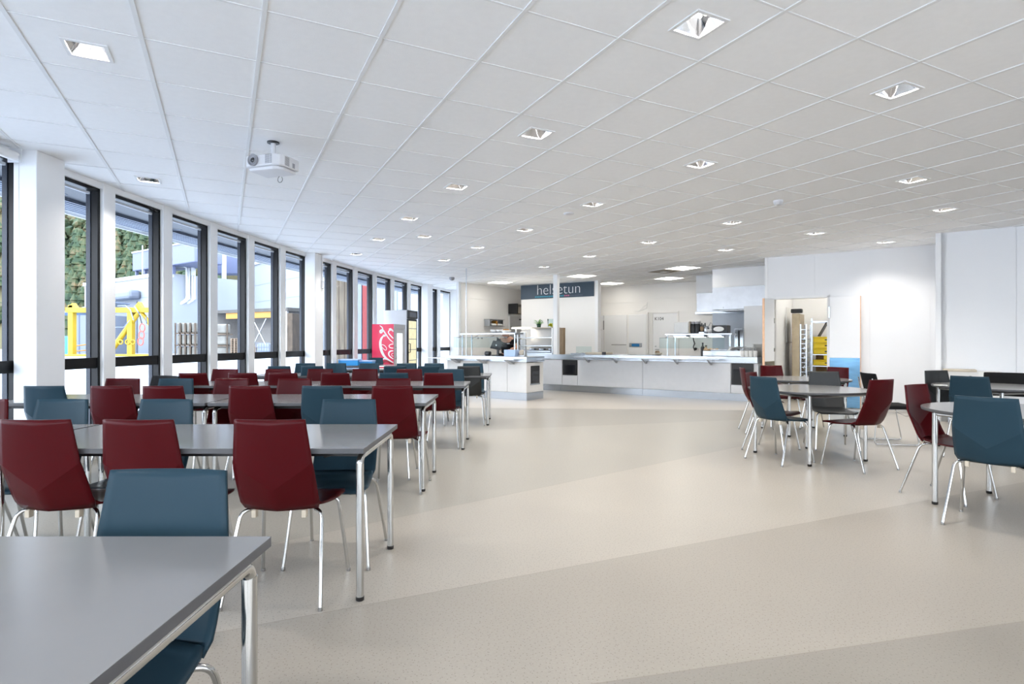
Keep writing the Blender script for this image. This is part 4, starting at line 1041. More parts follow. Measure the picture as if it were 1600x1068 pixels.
def seat_mb():
    m = MB(); NU, NV = 12, 14; vs = []; fs = []
    for j in range(NV+1):
        t = j/NV
        z = .446 - .016*S(PI*min(1, t*1.05)) - .02*max(0, t-.85)/.15*max(0,t-.85)/.15*1.0 + (.012 if j == 0 else 0)
        w = .182 + .036*min(1, t*1.3)
        if j == 0: w = .176
        if t > .86: w *= 1-.20*((t-.86)/.14)**2.4
        for i in range(NU+1):
            u = -1+2*i/NU; yr = -.224+.022*u*u+.13*(.24+.30*abs(u))+.010; y = yr + (.239-yr)*t; vs.append((u*w, y, z + .012*u*u*(1-t)))
    for j in range(NV):
        for i in range(NU): fs.append((j*13+i, j*13+i+1, (j+1)*13+i+1, (j+1)*13+i))
    m.add(vs, fs, True); return m
def make_chair(label, smat, cat='chair'):
    t = thing('chair', label, cat)
    mk_back(smat, t)
    o = seat_mb().build('seat', smat, t); s = o.modifiers.new('thickness','SOLIDIFY'); s.thickness = .011; s.offset = 0
    for sx in (-1,1):
        for (yt, yf) in ((-.05,-.262), (.125,.205)):
            top = (sx*.165, yt, .424); foot = (sx*.232, yf, .006); inn = (sx*.08, yt, .424); out = (sx*.196, yt-(.075 if yt<0 else -.01), .424)
            path = [inn, (sx*.13,yt,.424)] + arc(inn, out, foot, .045, 6) + [foot]
            m = MB(); m.tube(path, .0095, 10); lg = m.build('leg', M_chrome, t)
            m = MB(); m.lathe([(.0105,0),(.0115,.004),(.0105,.018)], 10, Matrix.Translation((foot[0],foot[1],0))); m.build('foot_glide', M_steeld, lg)
    m = MB(); m.tube([(-.085,-.05,.424),(.085,-.05,.424)],.0095,8); m.tube([(-.085,.125,.424),(.085,.125,.424)],.0095,8)
    m.tube([(-.07,-.05,.424),(-.07,.125,.424)],.0085,8); m.tube([(.07,-.05,.424),(.07,.125,.424)],.0085,8); m.build('seat_frame', M_chrome, t)
    for sx in (-1,1):
        m = MB(); m.box(sx*.12-.011, sx*.12+.011, -.165, -.135, .40, .437, b=.003); m.build('buffer', M_beige, t)
    return t
PROTO = {'red': make_chair('p', M_red), 'teal': make_chair('p', M_teal), 'char': make_chair('p', M_char)}
used = set(); CW = {'red': 'dark red', 'teal': 'blue grey', 'char': 'charcoal'}
def chair(col, x, y, rz, label, group):
    p = PROTO[col]
    if col not in used:
        # children lists must be captured before the first dup
        KID[p.name] = [(c, kids(c)) for c in kids(p)]
        used.add(col); p.location = (x,y,0); p.rotation_euler.z = rz; p['label'] = label; p['group'] = group; return p
    return dup(p, (x,y,0), rz, label, group)
ORD = ['first','second','third','fourth','fifth','sixth','seventh','eighth']
rnd = random.Random(3)
ROWN = {1:'nearest',2:'second',3:'third',4:'fourth',5:'fifth',6:'sixth',7:'last'}
def rowchairs(row, side, ytop, lst):
    """lst: (pixel x of the back top centre, colour); side near = back towards the camera"""
    lst = sorted(lst, key=lambda c: -c[0])
    for k, (px, col) in enumerate(lst):
        x = (px-800)/F_*ytop
        if side == 'near': y = ytop+.287; rz = R(rnd.uniform(-2.5,2.5))
        else: y = ytop-.287; rz = PI + R(rnd.uniform(-2.5,2.5))
        g = 'chairs on the %s side of the %s table row' % (side, ROWN[row])
        chair(col, x, y, rz, '%s chair on the %s side of the %s table row, %s from the right' % (CW[col], side, ROWN[row], ORD[k]), g)
rowchairs(1,'far',1.63,[(268,'teal')])
rowchairs(2,'near',2.63,[(47,'red'),(212,'red'),(418,'red')])
rowchairs(2,'far',3.62,[(-22,'red'),(100,'teal'),(262,'teal'),(548,'teal')])
rowchairs(3,'near',4.66,[(65,'teal'),(169,'red'),(252,'red'),(386,'red'),(503,'teal'),(613,'red')])
rowchairs(3,'far',5.66,[(195,'red'),(279,'teal'),(365,'red'),(461,'red'),(616,'red')])
rowchairs(4,'near',6.62,[(300,'red'),(377,'red'),(440,'red'),(524,'red'),(614,'teal'),(684,'red')])
rowchairs(4,'far',7.62,[(354,'red'),(437,'red'),(502,'red'),(571,'red'),(641,'red'),(704,'teal')])
rowchairs(5,'near',8.50,[(434,'teal'),(487,'teal'),(616,'teal'),(670,'teal'),(731,'char')])
rowchairs(5,'far',9.70,[(478,'teal'),(527,'teal'),(577,'teal'),(635,'teal'),(678,'teal'),(740,'teal')])
rowchairs(7,'far',13.15,[(587.5,'teal')])

# black upholstered chairs
def cush(w, d, h, M):
    m = MB(); m.box(-w/2,w/2,-d/2,d/2,-h/2,h/2,M,b=min(h*.45,.02)); return m
def black_chair(label, x, y, rz, sled):
    t = thing('padded_chair', label, 'chair', (x,y,0), rz)
    m = cush(.46,.44,.045, Matrix.Translation((0,.0,.455))); m.build('seat_pad', M_blackfab, t)
    NU = 8; vs = []; fs = []; m = MB()
    for side in (0,1):
        for j in range(6):
            for i in range(NU+1):
                u = -1+2*i/NU; v = j/5; vs.append((u*(.225-.02*v), -.225-.07*v+.045*u*u+(.025 if side else 0), .57+.29*v-.0*u))
    n_ = 6*(NU+1)
    for j in range(5):
        for i in range(NU):
            a = j*(NU+1)+i; fs.append((a,a+NU+1,a+NU+2,a+1)); fs.append((n_+a,n_+a+1,n_+a+NU+2,n_+a+NU+1))
    rim = [i for i in range(NU+1)] + [j*(NU+1)+NU for j in range(1,6)] + [5*(NU+1)+i for i in range(NU-1,-1,-1)] + [j*(NU+1) for j in range(4,0,-1)]
    for a,b in zip(rim, rim[1:]+rim[:1]): fs.append((a,b,n_+b,n_+a))
    m.add(vs,fs,True); o = m.build('back_pad', M_blackfab, t, fix=True); bv = o.modifiers.new('b','BEVEL'); bv.width=.008; bv.segments=2; bv.limit_method='ANGLE'
    for sx in (-1,1):
        m = MB()
        if sled:
            p = [(sx*.20,-.27,.80),(sx*.205,-.22,.50)] + arc((sx*.205,-.22,.5),(sx*.215,-.25,.010),(sx*.215,.24,.010),.04) + arc((sx*.215,-.25,.010),(sx*.215,.24,.010),(sx*.205,.16,.43),.04) + [(sx*.205,.16,.43)]
        else:
            p = [(sx*.20,-.27,.80),(sx*.205,-.22,.50),(sx*.22,-.27,.005)]
        m.tube(p,.0075,8); m.build('sled_leg' if sled else 'leg', M_chrome, t)
        if not sled:
            m = MB(); m.tube([(sx*.2,-.2,.43),(sx*.2,.15,.43),(sx*.22,.2,.005)],.0085,8); m.build('leg', M_chrome, t)
    m = MB(); m.tube([(-.205,.12,.43),(.205,.12,.43)],.007,8); m.tube([(-.205,-.15,.43),(.205,-.15,.43)],.007,8)
    if sled: m.tube([(-.205,.17,.36),(0,.19,.33),(.205,.17,.36)],.005,8)
    m.build('cross_bar', M_chrome, t)
    return t
def face(x, y, tx, ty): return math.atan2(ty-y, tx-x) - PI/2
# ------------------------------------------------------------------ rectangular tables
def make_table(label, L):
    t = thing('dining_table', label, 'table')
    D = .80
    m = MB(); m.box(-L/2, L/2, 0, D, .7395, .7405); m.build('table_surface', M_ttop, t)
    m = MB(); m.box(-L/2, L/2, 0, D, .715, .7395, b=.002); m.build('tabletop', M_tedge, t)
    for sx in (-1,1):
        for y in (.055, D-.055):
            x = sx*(L/2-.032); mm_ = MB(); mm_.tube([(x,y,.018),(x,y,.66)] , .0185, 16); lg = mm_.build('leg', M_chrome, t)
            mm_ = MB(); mm_.lathe([(.017,0),(.020,.003),(.020,.020)], 14, Matrix.Translation((x,y,0))); mm_.build('foot_cap', M_black, lg)
        x = sx*(L/2-.032); m = MB()
        m.tube(arc((x,.055,.64),(x,.055,.690),(x,.3,.690),.045,9) + arc((x,.3,.69),(x,D-.055,.690),(x,D-.055,.64),.045,9), .0172, 16); m.build('end_rail', M_chrome, t)
        for y_ in (.12, D-.18):
            m = MB(); m.box(x-.012,x+.012,y_,y_+.06,.700,.716); m.build('spacer', M_black, t)
    m = MB(); m.box(-L/2+.05, L/2-.05, .12,.15,.68,.715); m.box(-L/2+.05, L/2-.05, D-.15,D-.12,.68,.715); m.build('under_beam', M_black, t)
    m = MB(); m.tube([(L/2-.06,.30,.69),(L/2-.26,.22,.66)],.007,8); m.tube([(-L/2+.06,.30,.69),(-L/2+.26,.22,.66)],.007,8); m.build('fold_lever', M_black, t)
    return t
tab = make_table('p', 1.80); KID[tab.name] = [(c, kids(c)) for c in kids(tab)]
tabs = [(1,.685,[-.622]),(2,2.71,[-.70,-2.522]),(3,4.73,[-.71,-2.532]),(4,6.58,[-.535,-2.355]),(5,8.52,[-.33,-2.15]),(6,10.45,[-1.85])]
first = True
for row, y, xs in tabs:
    for k, xr in enumerate(xs):
        lb = 'grey topped rectangular table, %s table row%s' % (ROWN[row], '' if len(xs) == 1 else (', right hand one by the aisle' if k == 0 else ', left one nearer the windows'))
        if first: tab.location = (xr-.9,y,0); tab['label'] = lb; tab['group'] = 'rectangular tables in rows'; first = False
        else: dup(tab, (xr-.9,y,0), 0, lb, 'rectangular tables in rows')
tb7 = make_table('grey topped rectangular table with blue crates, farthest one before the coolers', 1.45); tb7.location = (-2.95,12.05,0); tb7['group'] = 'rectangular tables in rows'
for k, (px, w, h, mt, lb, yy) in enumerate(((547,.42,.13,M_blue,'bright blue plastic crate, left one on the farthest table',12.35),(569,.42,.10,M_blue,'low blue crate right of the taller crate on the farthest table',12.45))):
    cr_ = thing('plastic_crate', lb, 'crate', ((px-800)/F_*yy, yy, .741)); 
    m = MB(); m.box(-w/2,w/2,-.15,.15,0,h,b=.01); m.build('crate_body', mt, cr_); m = MB(); m.box(-w/2-.008,w/2+.008,-.158,.158,h-.02,h+.005,b=.004); m.build('rim', M_lblue, cr_)
tag(MB().box(-.42,.20,-.1,.1,0,.03,b=.005).build('paper_stack', M_paper, None, (-3.28,12.72,.741), 0), 'white paper pile at the back of the farthest table', 'paper')
rw = thing('carton', 'small red and white carton on the sixth table', 'carton', ((597-800)/F_*10.7,10.7,.741))
m = MB(); m.box(-.05,.05,-.05,.05,0,.055,b=.003); m.build('carton_body', M_paper, rw); m = MB(); m.box(-.052,.052,-.052,.052,.018,.04); m.build('red_band', M_redp, rw)

# ------------------------------------------------------------------ round tables
def make_round(label):
    t = thing('round_table', label, 'table')
    m = MB(); m.lathe([(.588,.716),(.598,.719),(.60,.725),(.60,.739)], 64); m.build('tabletop', M_tedge, t)
    m = MB(); m.lathe([(.599,.7392),(.599,.7405)], 64); m.build('table_surface', M_ttop, t)
    for k in range(4):
        a = PI/4+k*PI/2; x, y = .53*math.cos(a), .53*math.sin(a)
        m = MB(); m.tube([(x,y,.02),(x,y,.70)], .019, 16); lg = m.build('leg', M_chrome, t)
        m = MB(); m.lathe([(.017,0),(.021,.003),(.021,.022)],14,Matrix.Translation((x,y,0))); m.build('foot_cap', M_black, lg)
    q = .53*math.cos(PI/4); m = MB()
    for a,b in (((-q,-q),(q,-q)),((q,-q),(q,q)),((q,q),(-q,q)),((-q,q),(-q,-q))): m.tube([(*a,.692),(*b,.692)],.014,8)
    m.build('frame_rail', M_steeld, t)
    m = MB(); m.box(-q,q,-.02,.02,.69,.716); m.build('under_beam', M_black, t)
    return t
RT = [((3.21,6.22), R(19), 'round grey table with the mixed chairs, front one on the right of the aisle'),
      ((4.00,7.92), R(2), 'round grey table behind, in front of the open double doors'),
      ((3.74,4.22), R(25), 'round grey table nearest the camera at the right edge'),
      ((5.53,6.56), R(10), 'round grey table at the far right edge, with a napkin on it')]
rt = make_round('p'); KID[rt.name] = [(c, kids(c)) for c in kids(rt)]
for k, (c, a, lb) in enumerate(RT):
    if k == 0: rt.location = (*c,0); rt.rotation_euler.z = a; rt['label'] = lb; rt['group'] = 'round tables on the right'
    else: dup(rt, (*c,0), a, lb, 'round tables on the right')
tag(MB().box(-.07,.05,-.04,.04,0,.008,b=.003).build('napkin', M_paper, None, (4.95,6.62,.741), .3), 'small crumpled white napkin on the far right round table', 'napkin')
GR = 'chairs around the round tables'
def rc(col, bx, by, tx, ty, label):       # back position -> chair origin
    d_ = Vector((tx-bx, ty-by)).normalized(); chair(col, bx+d_.x*.25, by+d_.y*.25, face(bx,by,tx,ty), label, GR)
rc('teal', 2.60, 5.93, 3.55, 6.38, 'blue-grey chair with its back to the aisle at the front round table')
rc('red', 3.53, 5.50, 3.25, 6.22, 'dark red chair on the near side of the front round table')
rc('char', 3.80, 6.98, 3.62, 6.1, 'charcoal chair on the far side of the front round table')
rc('red', 2.83, 6.78, 3.3, 6.3, 'dark red chair at the far left of the front round table, half hidden')
rc('red', 3.22, 8.0, 4.0, 7.85, 'dark red chair side on, at the left of the rear round table')
rc('red', 3.97, 8.78, 4.0, 7.9, 'dark red chair facing the camera at the far side of the rear round table')
rc('red', 4.62, 8.15, 4.0, 7.9, 'dark red chair at the right of the rear round table by the blue plate')
rc('red', 3.42, 4.84, 3.80, 4.1, 'dark red chair on the far left side of the nearest round table')
rc('teal', 3.09, 3.74, 3.80, 4.33, 'large blue-grey chair at the right edge, nearest the camera')
rc('teal', 4.80, 6.02, 5.5, 6.55, 'blue-grey chair on the near side of the far right round table')
rc('char', 5.33, 7.20, 5.45, 6.5, 'charcoal chair on the far side of the far right round table')
black_chair('black padded chair with wire sled base standing between the round tables', 4.66, 7.10, R(-100), True)
black_chair('black padded chair on the far side of the far right round table', 6.02, 6.98, face(6.02,6.98,5.6,6.4), False)
black_chair('black padded chair standing under the first tall window', -4.0, 6.28, R(160), False)
# low cabinet by the right wall
cw = P3 + A2*s_at(1467,P3); lc_ = thing('low_cabinet', 'low white trolley cabinet against the right wall', 'cabinet', (P3.x,P3.y,0), RZK)
ca, cb2 = .12, s_at(1521,P3)+.02
m = MB(); m.box(ca-.05, cb2, -.40,-.02,.80,.83,b=.004); m.build('worktop', M_beige, lc_)
m = MB(); m.box(ca, cb2+.3, -.36,-.02,.42,.80,b=.004); m.build('cabinet_body', M_wallk, lc_)
m = MB(); m.box(ca, cb2+.3, -.36,-.02,.13,.16,b=.004); m.build('lower_shelf', M_beige, lc_)
m = MB(); m.box(cb2-.09,cb2-.06,-.37,-.36,.70,.74); m.build('lock', M_black, lc_)
for x in (ca+.02, (ca+cb2)/2+.1, cb2+.26):
    m = MB(); m.box(x-.012,x+.012,-.36,-.335,0,.42); m.build('trolley_leg', M_steel, lc_)
m = MB(); m.box(ca+.02, cb2+.28, -.3,-.05,.03,.13,b=.01); m.build('dark_base', M_tedge, lc_)
tag(leaves(30,.12,.05,.06,.03).build('salad_greens', M_green, None, (*(P3+A2*.45-B2*.2),.165)), 'pale green leafy decoration on the lower shelf of the low white cabinet', 'decoration')

# ------------------------------------------------------------------ person at the till
pp = KI(792.5, 1.02, 0)
pe_ = thing('person', 'person in a black T-shirt bending over the till behind the island', 'person', pp, R(-8))
def skin_obj(name, verts, edges, radii, mt, parent, sub=2):
    me = bpy.data.meshes.new(name); me.from_pydata(verts, edges, []); o = bpy.data.objects.new(name, me); C.objects.link(o); o.parent = parent
    me.materials.append(mt)
    md = o.modifiers.new('skin','SKIN'); md.use_smooth_shade = True
    for i, r in enumerate(radii): me.skin_vertices[0].data[i].radius = r if isinstance(r, tuple) else (r, r)
    me.skin_vertices[0].data[0].use_root = True
    sb = o.modifiers.new('sub','SUBSURF'); sb.levels = sub; sb.render_levels = sub
    return o
# local: faces -y (towards the counter)
V = [(0,.05,.93),(0,.02,1.08),(0,-.06,1.24),(0,-.12,1.33),(0,-.17,1.37),(0,-.21,1.41),(0,-.24,1.44),
     (.17,-.09,1.29),(.23,-.14,1.10),(.16,-.33,1.08),(.13,-.38,1.07),(-.17,-.09,1.29),(-.24,-.14,1.10),(-.17,-.33,1.08),(-.14,-.39,1.07),
     (.09,.06,.88),(.10,.02,.48),(.10,.06,.07),(.10,-.08,.04),(-.09,.06,.88),(-.10,.02,.48),(-.10,.06,.07),(-.10,-.08,.04)]
E_ = [(0,1),(1,2),(2,3),(3,4),(4,5),(5,6),(3,7),(7,8),(8,9),(9,10),(3,11),(11,12),(12,13),(13,14),(0,15),(15,16),(16,17),(17,18),(0,19),(19,20),(20,21),(21,22)]
Rr = [(.15,.11),(.14,.10),(.15,.11),(.11,.09),.05,.07,.075,.055,.042,.034,.022,.055,.042,.034,.022,.08,.06,.045,.035,.08,.06,.045,.035]
skin_obj('body', V, E_, Rr, M_skin, pe_)
skin_obj('tshirt', [V[0],V[1],V[2],V[3],V[7],(.21,-.12,1.17),V[11],(-.215,-.12,1.17)], [(0,1),(1,2),(2,3),(3,4),(4,5),(3,6),(6,7)], [(.17,.13),(.165,.125),(.175,.13),(.13,.11),.078,.07,.078,.07], M_shirt, pe_)
skin_obj('trousers', [V[0],V[15],V[16],V[17],V[19],V[20],V[21]], [(0,1),(1,2),(2,3),(0,4),(4,5),(5,6)], [(.165,.125),.10,.075,.06,.10,.075,.06], M_shirt, pe_)
m = MB(); m.ball((0,-.235,1.42),.075,.095,.10,n=16); m.ball((0,-.335,1.40),.012,.014,.02,n=8)
for sx in (-1,1): m.ball((sx*.075,-.23,1.41),.01,.02,.03,n=8)
m.build('head', M_skin, pe_)
m = MB(); m.ball((0,-.222,1.445),.083,.098,.088,n=16); m.build('hair', M_hair, pe_)
for sx in (-1,1):
    m = MB(); m.ball((sx*.03,-.322,1.415),.010,.006,.007,n=8); m.build('eye', M_paper, pe_)
m = MB(); m.box(-.02,.02,-.325,-.318,1.365,1.371); m.build('mouth', M_linkr, pe_)
for sx in (-1,1):
    m = MB(); hx, hy, hz = sx*.125, -.39, 1.065
    m.ball((hx,hy-.02,hz),.038,.045,.015,n=10)
    for q in range(4):
        fx = hx + (q-1.5)*.018; L_ = (.055,.068,.064,.05)[q]
        m.tube([(fx,hy-.05,hz),(fx,hy-.05-L_*.6,hz+.002),(fx,hy-.05-L_,hz-.016)],[.0085,.008,.006],6)
    m.tube([(hx-sx*.03,hy-.01,hz),(hx-sx*.052,hy-.04,hz-.008),(hx-sx*.05,hy-.065,hz-.012)],[.010,.009,.007],6)
    m.build('hand', M_skin, pe_)
m = MB(); m.box(.03,.09,-.218,-.205,1.20,1.215); 
m.build('shirt_print', M_paper, pe_)

# ------------------------------------------------------------------ outside
m = MB(); m.box(-160,60,-40,200,-.2,-.05); struct(m.build('ground_outside', M_asph))
KS = 62/55.0
c0 = Vector((-33.7,55))*KS; l0 = Vector((-48.4,65))*KS; r0_ = Vector((-29.9,62.1))*KS; ZR = CAMZ+7.46
def facade(name, label, p, q, z1, mt, depth=8, joints=(), z0=-.05, cat='building'):
    d_ = (q-p); L = d_.length; rz = math.atan2(d_.y,d_.x)
    t = thing(name, label, cat, (p.x,p.y,z0), rz)
    m = MB(); m.box(0,L,0,depth,0,z1-z0); m.build('cladding', mt, t)
    m = MB()
    for z in joints: m.box(0,L,-.02,.0,z-z0,z-z0+.035)
    if joints: m.build('cladding_joint', M_sideJ, t)
    m = MB(); m.box(-.15,L+.15,-.15,.0,z1-z0-.35,z1-z0+.05); m.build('roof_edge', M_edge, t)
    return t, L
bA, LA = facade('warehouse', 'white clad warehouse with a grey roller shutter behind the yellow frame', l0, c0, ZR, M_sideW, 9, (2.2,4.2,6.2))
# its right hand face is the end of the same block
def xl(px): # distance along left face
    r = (px-800)/F_; d_ = (c0-l0).normalized(); return (r*l0.y-l0.x)/(d_.x-r*d_.y)
a, b = xl(180), xl(215); m = MB(); m.box(a,b,-.10,.0,.0,5.9); m.build('roller_shutter', M_shut, bA)
m = MB()
for k in range(22): m.box(a,b,-.13,-.10,.2+k*.26,.30+k*.26)
m.build('shutter_ribs', M_shut, bA)
m = MB(); m.box(xl(170),xl(221),-1.3,0,6.1,7.1,b=.3); m.build('awning_box', M_shut, bA)
m = MB(); m.box(xl(170)-1,xl(176),-.08,0,0,5.4); m.build('side_door', M_shut, bA)
d_ = (r0_-c0); t2_, L2_ = None, None
bB, LBb = facade('warehouse_wing', 'white clad wing with hanging pipes beside the tall tanks', c0, r0_, ZR, M_sideW, 1, (2.2,4.2,6.2))
bB.parent = bA; bB.matrix_parent_inverse = (Matrix.Translation(bA.location) @ Matrix.Rotation(bA.rotation_euler.z,4,'Z')).inverted()
for k_ in ('label','category'): del bB[k_]
# roof plant
rp = thing('roof_duct', 'blue steel duct housing on the warehouse roof', 'roof duct', (c0.x,c0.y,ZR), math.atan2((c0-l0).y,(c0-l0).x))
a = xl(192)-LA; m = MB(); m.box(a, 5.2, 1.0, 4, .9, 3.1, b=.1); m.build('duct_body', M_duct, rp)
m = MB()
for k in range(5): m.box(a+.2+k*2.2,a+.45+k*2.2,1.2,1.5,0,.9)
m.build('support', M_duct, rp); m = MB(); m.box(a,5.2,.9,1.0,3.0,3.15); m.build('duct_edge', M_edge, rp)
m = MB(); m.tube([(a+3.3,.7,.1),(a+3.3,.7,3.6)],.06,8); m.build('vent_pipe', M_edge, rp)
# hanging pipes
dr = (r0_-c0).normalized(); nr = Vector((dr.y,-dr.x))
def onr(px, off=.3):
    r = (px-800)/F_; s = (r*c0.y-c0.x)/(dr.x-r*dr.y); p = c0+dr*s+nr*off; return p
for k, px in enumerate((287.5, 291, 296, 299.5)):
    p = onr(px,.5); z0 = CAMZ+(534-462-(-3 if k%2 else 0))*p.y/F_; z1 = ZR+.8
    m = MB(); m.tube([(p.x-1.5,p.y,z1+.2),(p.x-.4,p.y,z1+.2),(p.x,p.y,z1),(p.x,p.y,z0)],.13,8)
    m.tube([(p.x,p.y,z0),(p.x,p.y,z0-.5),(p.x-.6,p.y-.2,z0-.9)],[.14,.2,.2],8)
    tag(m.build('drain_pipe', M_edge, None), '%s of the four white pipes hanging down the warehouse wall' % ORD[k], 'pipe', 'white pipes on the warehouse wall')
for k, (px,w) in enumerate(((296,.2),(345,.25))):
    p = onr(px,.6); m = MB()
    m.tube([(p.x-1.6,p.y,ZR+4.2),(p.x-.3,p.y,ZR+4.2),(p.x,p.y,ZR+3.8),(p.x,p.y,ZR-.0)],w,10)
    tag(m.build('exhaust_pipe', M_edge, None), 'thick white pipe rising %s' % ('above the four hanging pipes','right of the hanging pipes, beside the dark roof box')[k], 'pipe')
tag(MB().box(-2.2,2.2,0,2,0,2.6,b=.1).build('roof_box', M_duct, None, (onr(357,-.6).x, onr(357,-.6).y+1, ZR+.9)), 'dark blue framed box on the roof above the wing', 'roof box')
# taller block right
q0 = Vector(((393-800)/F_*67, 67)); q1 = Vector(((540-800)/F_*50, 50))
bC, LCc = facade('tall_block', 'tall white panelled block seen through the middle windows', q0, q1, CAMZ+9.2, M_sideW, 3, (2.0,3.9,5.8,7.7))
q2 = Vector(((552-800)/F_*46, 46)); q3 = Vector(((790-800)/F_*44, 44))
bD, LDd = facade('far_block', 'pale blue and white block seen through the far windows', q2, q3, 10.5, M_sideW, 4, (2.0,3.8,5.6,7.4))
m = MB(); m.box(0, 3.7, -.12,-.02,0,9.0); m.build('blue_bay', M_sideB, bD)
sh_ = [Vector(((x-800)/F_*Y, Y)) for x,Y in ((336,57),(450,52))]
zt = CAMZ+(534-487)*54.5/F_
ds = (sh_[1]-sh_[0]); sd_ = thing('open_shed', 'dark open storage shed with orange front beam', 'shed', (sh_[0].x,sh_[0].y,-.05), math.atan2(ds.y,ds.x))
m = MB(); m.box(0,ds.length,2.5,2.8,0,zt); m.box(0,.3,0,2.8,0,zt); m.build('shed_walls', mat('shed_wall_grey',(.20,.19,.18),.8,var=.15), sd_)
m = MB(); m.box(-.2,ds.length+.3,-.3,3,zt,zt+.3); m.build('shed_roof', M_dark, sd_)
m = MB(); m.box(1.9,ds.length-.6,-.15,.1,zt-.55,zt); m.build('front_beam', M_orange, sd_)
m = MB()
for s in (ds.length*.53, ds.length*.98): m.box(s-.09,s+.09,0,.18,0,zt)
a = ds.length*.53; m.tube([(a,.1,.9),(a+1.9,.1,zt-.6)],.07,6); m.tube([(a+1.9,.1,.9),(a,.1,zt-.6)],.07,6)
m.build('shed_post', M_steeld, sd_)
def ext(px, Y): return Vector(((px-800)/F_*Y, Y))
# tanks racks
def rack(px0, px1, Y, z1, cols_, rows_, label, miss=()):
    p, q = ext(px0,Y), ext(px1,Y); w = (q-p).length; t = thing('tank_rack', label, 'rack', (p.x,p.y,-.05))
    H = z1+.05
    m = MB()
    for j in range(rows_): m.box(0,w,-.05,.9,H*(j)/rows_, H*(j)/rows_+.12)
    for i in range(cols_+1): m.box(w*i/cols_-.05,w*i/cols_+.05,-.05,.05,0,H*.98)
    m.build('rack_frame', M_rust, t)
    for j in range(rows_):
        for i in range(cols_):
            m = MB(); x0 = w*i/cols_; z0 = H*j/rows_+.12; hh = H/rows_-.16
            m.box(x0+.08,x0+w/cols_-.08,.02,.75,z0,z0+hh,b=.12); m.build('tank', M_bottle, t)
    return t
rack(274, 305, 46, CAMZ+(534-503)*46/F_, 4, 3, 'rusty rack of stained tanks seen through the third window')
rack(335, 355, 46, CAMZ+(534-505)*46/F_, 1, 3, 'stack of stained white tanks seen through the fourth window')
def pallets(px0, px1, Y, n_, label):
    p, q = ext(px0,Y), ext(px1,Y); w = (q-p).length
    for k in range(n_):
        m = MB(); z = -.05+k*.145
        for x in (0,w/2-.05,w-.1): m.box(x,x+.1,0,1,z,z+.1)
        for y in (0,.22,.44,.66,.88): m.box(0,w,y,y+.12,z+.1,z+.122)
        tag(m.build('pallet', M_pall, None, (p.x,p.y,0)), 'wooden pallet in the %s' % label, 'pallet', label)
pallets(360,372,45,11,'tall pallet stack beside the stained tanks')
pallets(389,400,52,6,'low pallet stack left of the caged container')
p = ext(400,50); ib = thing('caged_container', 'white container in a wire cage by the open shed', 'container', (p.x,p.y,-.05))
m = MB(); m.box(.05,1.1,.05,1,.15,1.15,b=.08); m.build('container_body', M_sideW, ib)
m = MB()
for k in range(6): m.tube([(k*.23,0,.1),(k*.23,0,1.2)],.02,5)
for k in range(4): m.tube([(0,0,.15+k*.35),(1.15,0,.15+k*.35)],.02,5)
m.build('wire_cage', M_slat, ib)
tag(MB().box(0,.5,0,2,0,CAMZ+(534-488)*50/F_,b=.03).build('timber_stack', M_rust, None, (*ext(448,50),-.05)), 'dark brown timber end wall at the right of the open shed', 'timber')
# weathered timber wall and red column near the far windows
p = ext(510,26); tw = thing('timber_tower', 'weathered timber clad tower seen through the windows right of the pillar', 'tower', (p.x,p.y,-.05))
m = MB(); m.box(0,1.7,0,1.5,0,4.3,b=.02); m.build('timber_cladding', M_timber, tw)
m = MB()
for k in range(7): m.box(.05+k*.25,.075+k*.25,-.02,0,0,4.3)
m.build('board_gap', M_rust, tw)
m = MB(); m.box(-.2,1.75,-.3,1.6,4.3,4.5); m.build('tower_cap', M_dark, tw)
p = ext(566,24); tag(MB().box(0,.36,0,.5,0,4.3,b=.02).build('red_column', M_redcol, None, (p.x,p.y,-.05)), 'tall bright red steel column between the far windows', 'column')
p = ext(556,24); tag(MB().box(-.02,.24,0,.5,0,4.1,b=.02).build('grey_tank', M_shut, None, (p.x,p.y,-.05)), 'grey upright tank left of the red column', 'tank')
# yellow lifting frame
YF = 52.0
yf = thing('lifting_frame', 'large yellow steel lifting frame standing in the yard', 'lifting frame', (0,YF,0))
def X(px): return (px-800)/F_*YF
def Z(py): return CAMZ+(534-py)*YF/F_
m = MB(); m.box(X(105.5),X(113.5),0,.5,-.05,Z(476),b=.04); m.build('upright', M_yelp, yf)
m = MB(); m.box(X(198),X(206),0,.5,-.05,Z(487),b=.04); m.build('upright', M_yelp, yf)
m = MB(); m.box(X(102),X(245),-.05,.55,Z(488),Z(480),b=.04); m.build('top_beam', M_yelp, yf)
def beam(px0,py0,px1,py1,w,name='brace'):
    m = MB(); m.tube([(X(px0),.25,Z(py0)),(X(px1),.25,Z(py1))], w, 4); return m.build(name, M_yelp, yf)
beam(165,556,215,486,.26); beam(216,486,245,523,.22); beam(171,552,212,492,.1)
m = MB(); m.add([(X(104),0,Z(481)),(X(118),0,Z(481)),(X(112.5),0,Z(473)),(X(104),.5,Z(481)),(X(118),.5,Z(481)),(X(112.5),.5,Z(473))],[(0,1,2),(5,4,3),(0,3,4,1),(1,4,5,2),(2,5,3,0)])
m.add([(X(208),0,Z(481)),(X(222),0,Z(481)),(X(216),0,Z(471)),(X(208),.5,Z(481)),(X(222),.5,Z(481)),(X(216),.5,Z(471))],[(0,1,2),(5,4,3),(0,3,4,1),(1,4,5,2),(2,5,3,0)])
m.build('lifting_eye', M_yelp, yf)
m = MB(); m.box(X(98),X(240),-.3,.8,-.05,Z(553),b=.04); m.build('base_skid', M_yelp, yf)
for px in (189,200,208):
    m = MB(); m.tube([(X(px)+.2*math.cos(a),-.05,Z(534)+.2*math.sin(a)) for a in [k*PI/5 for k in range(11)]],.06,6); m.build('shackle', M_yelp, yf)
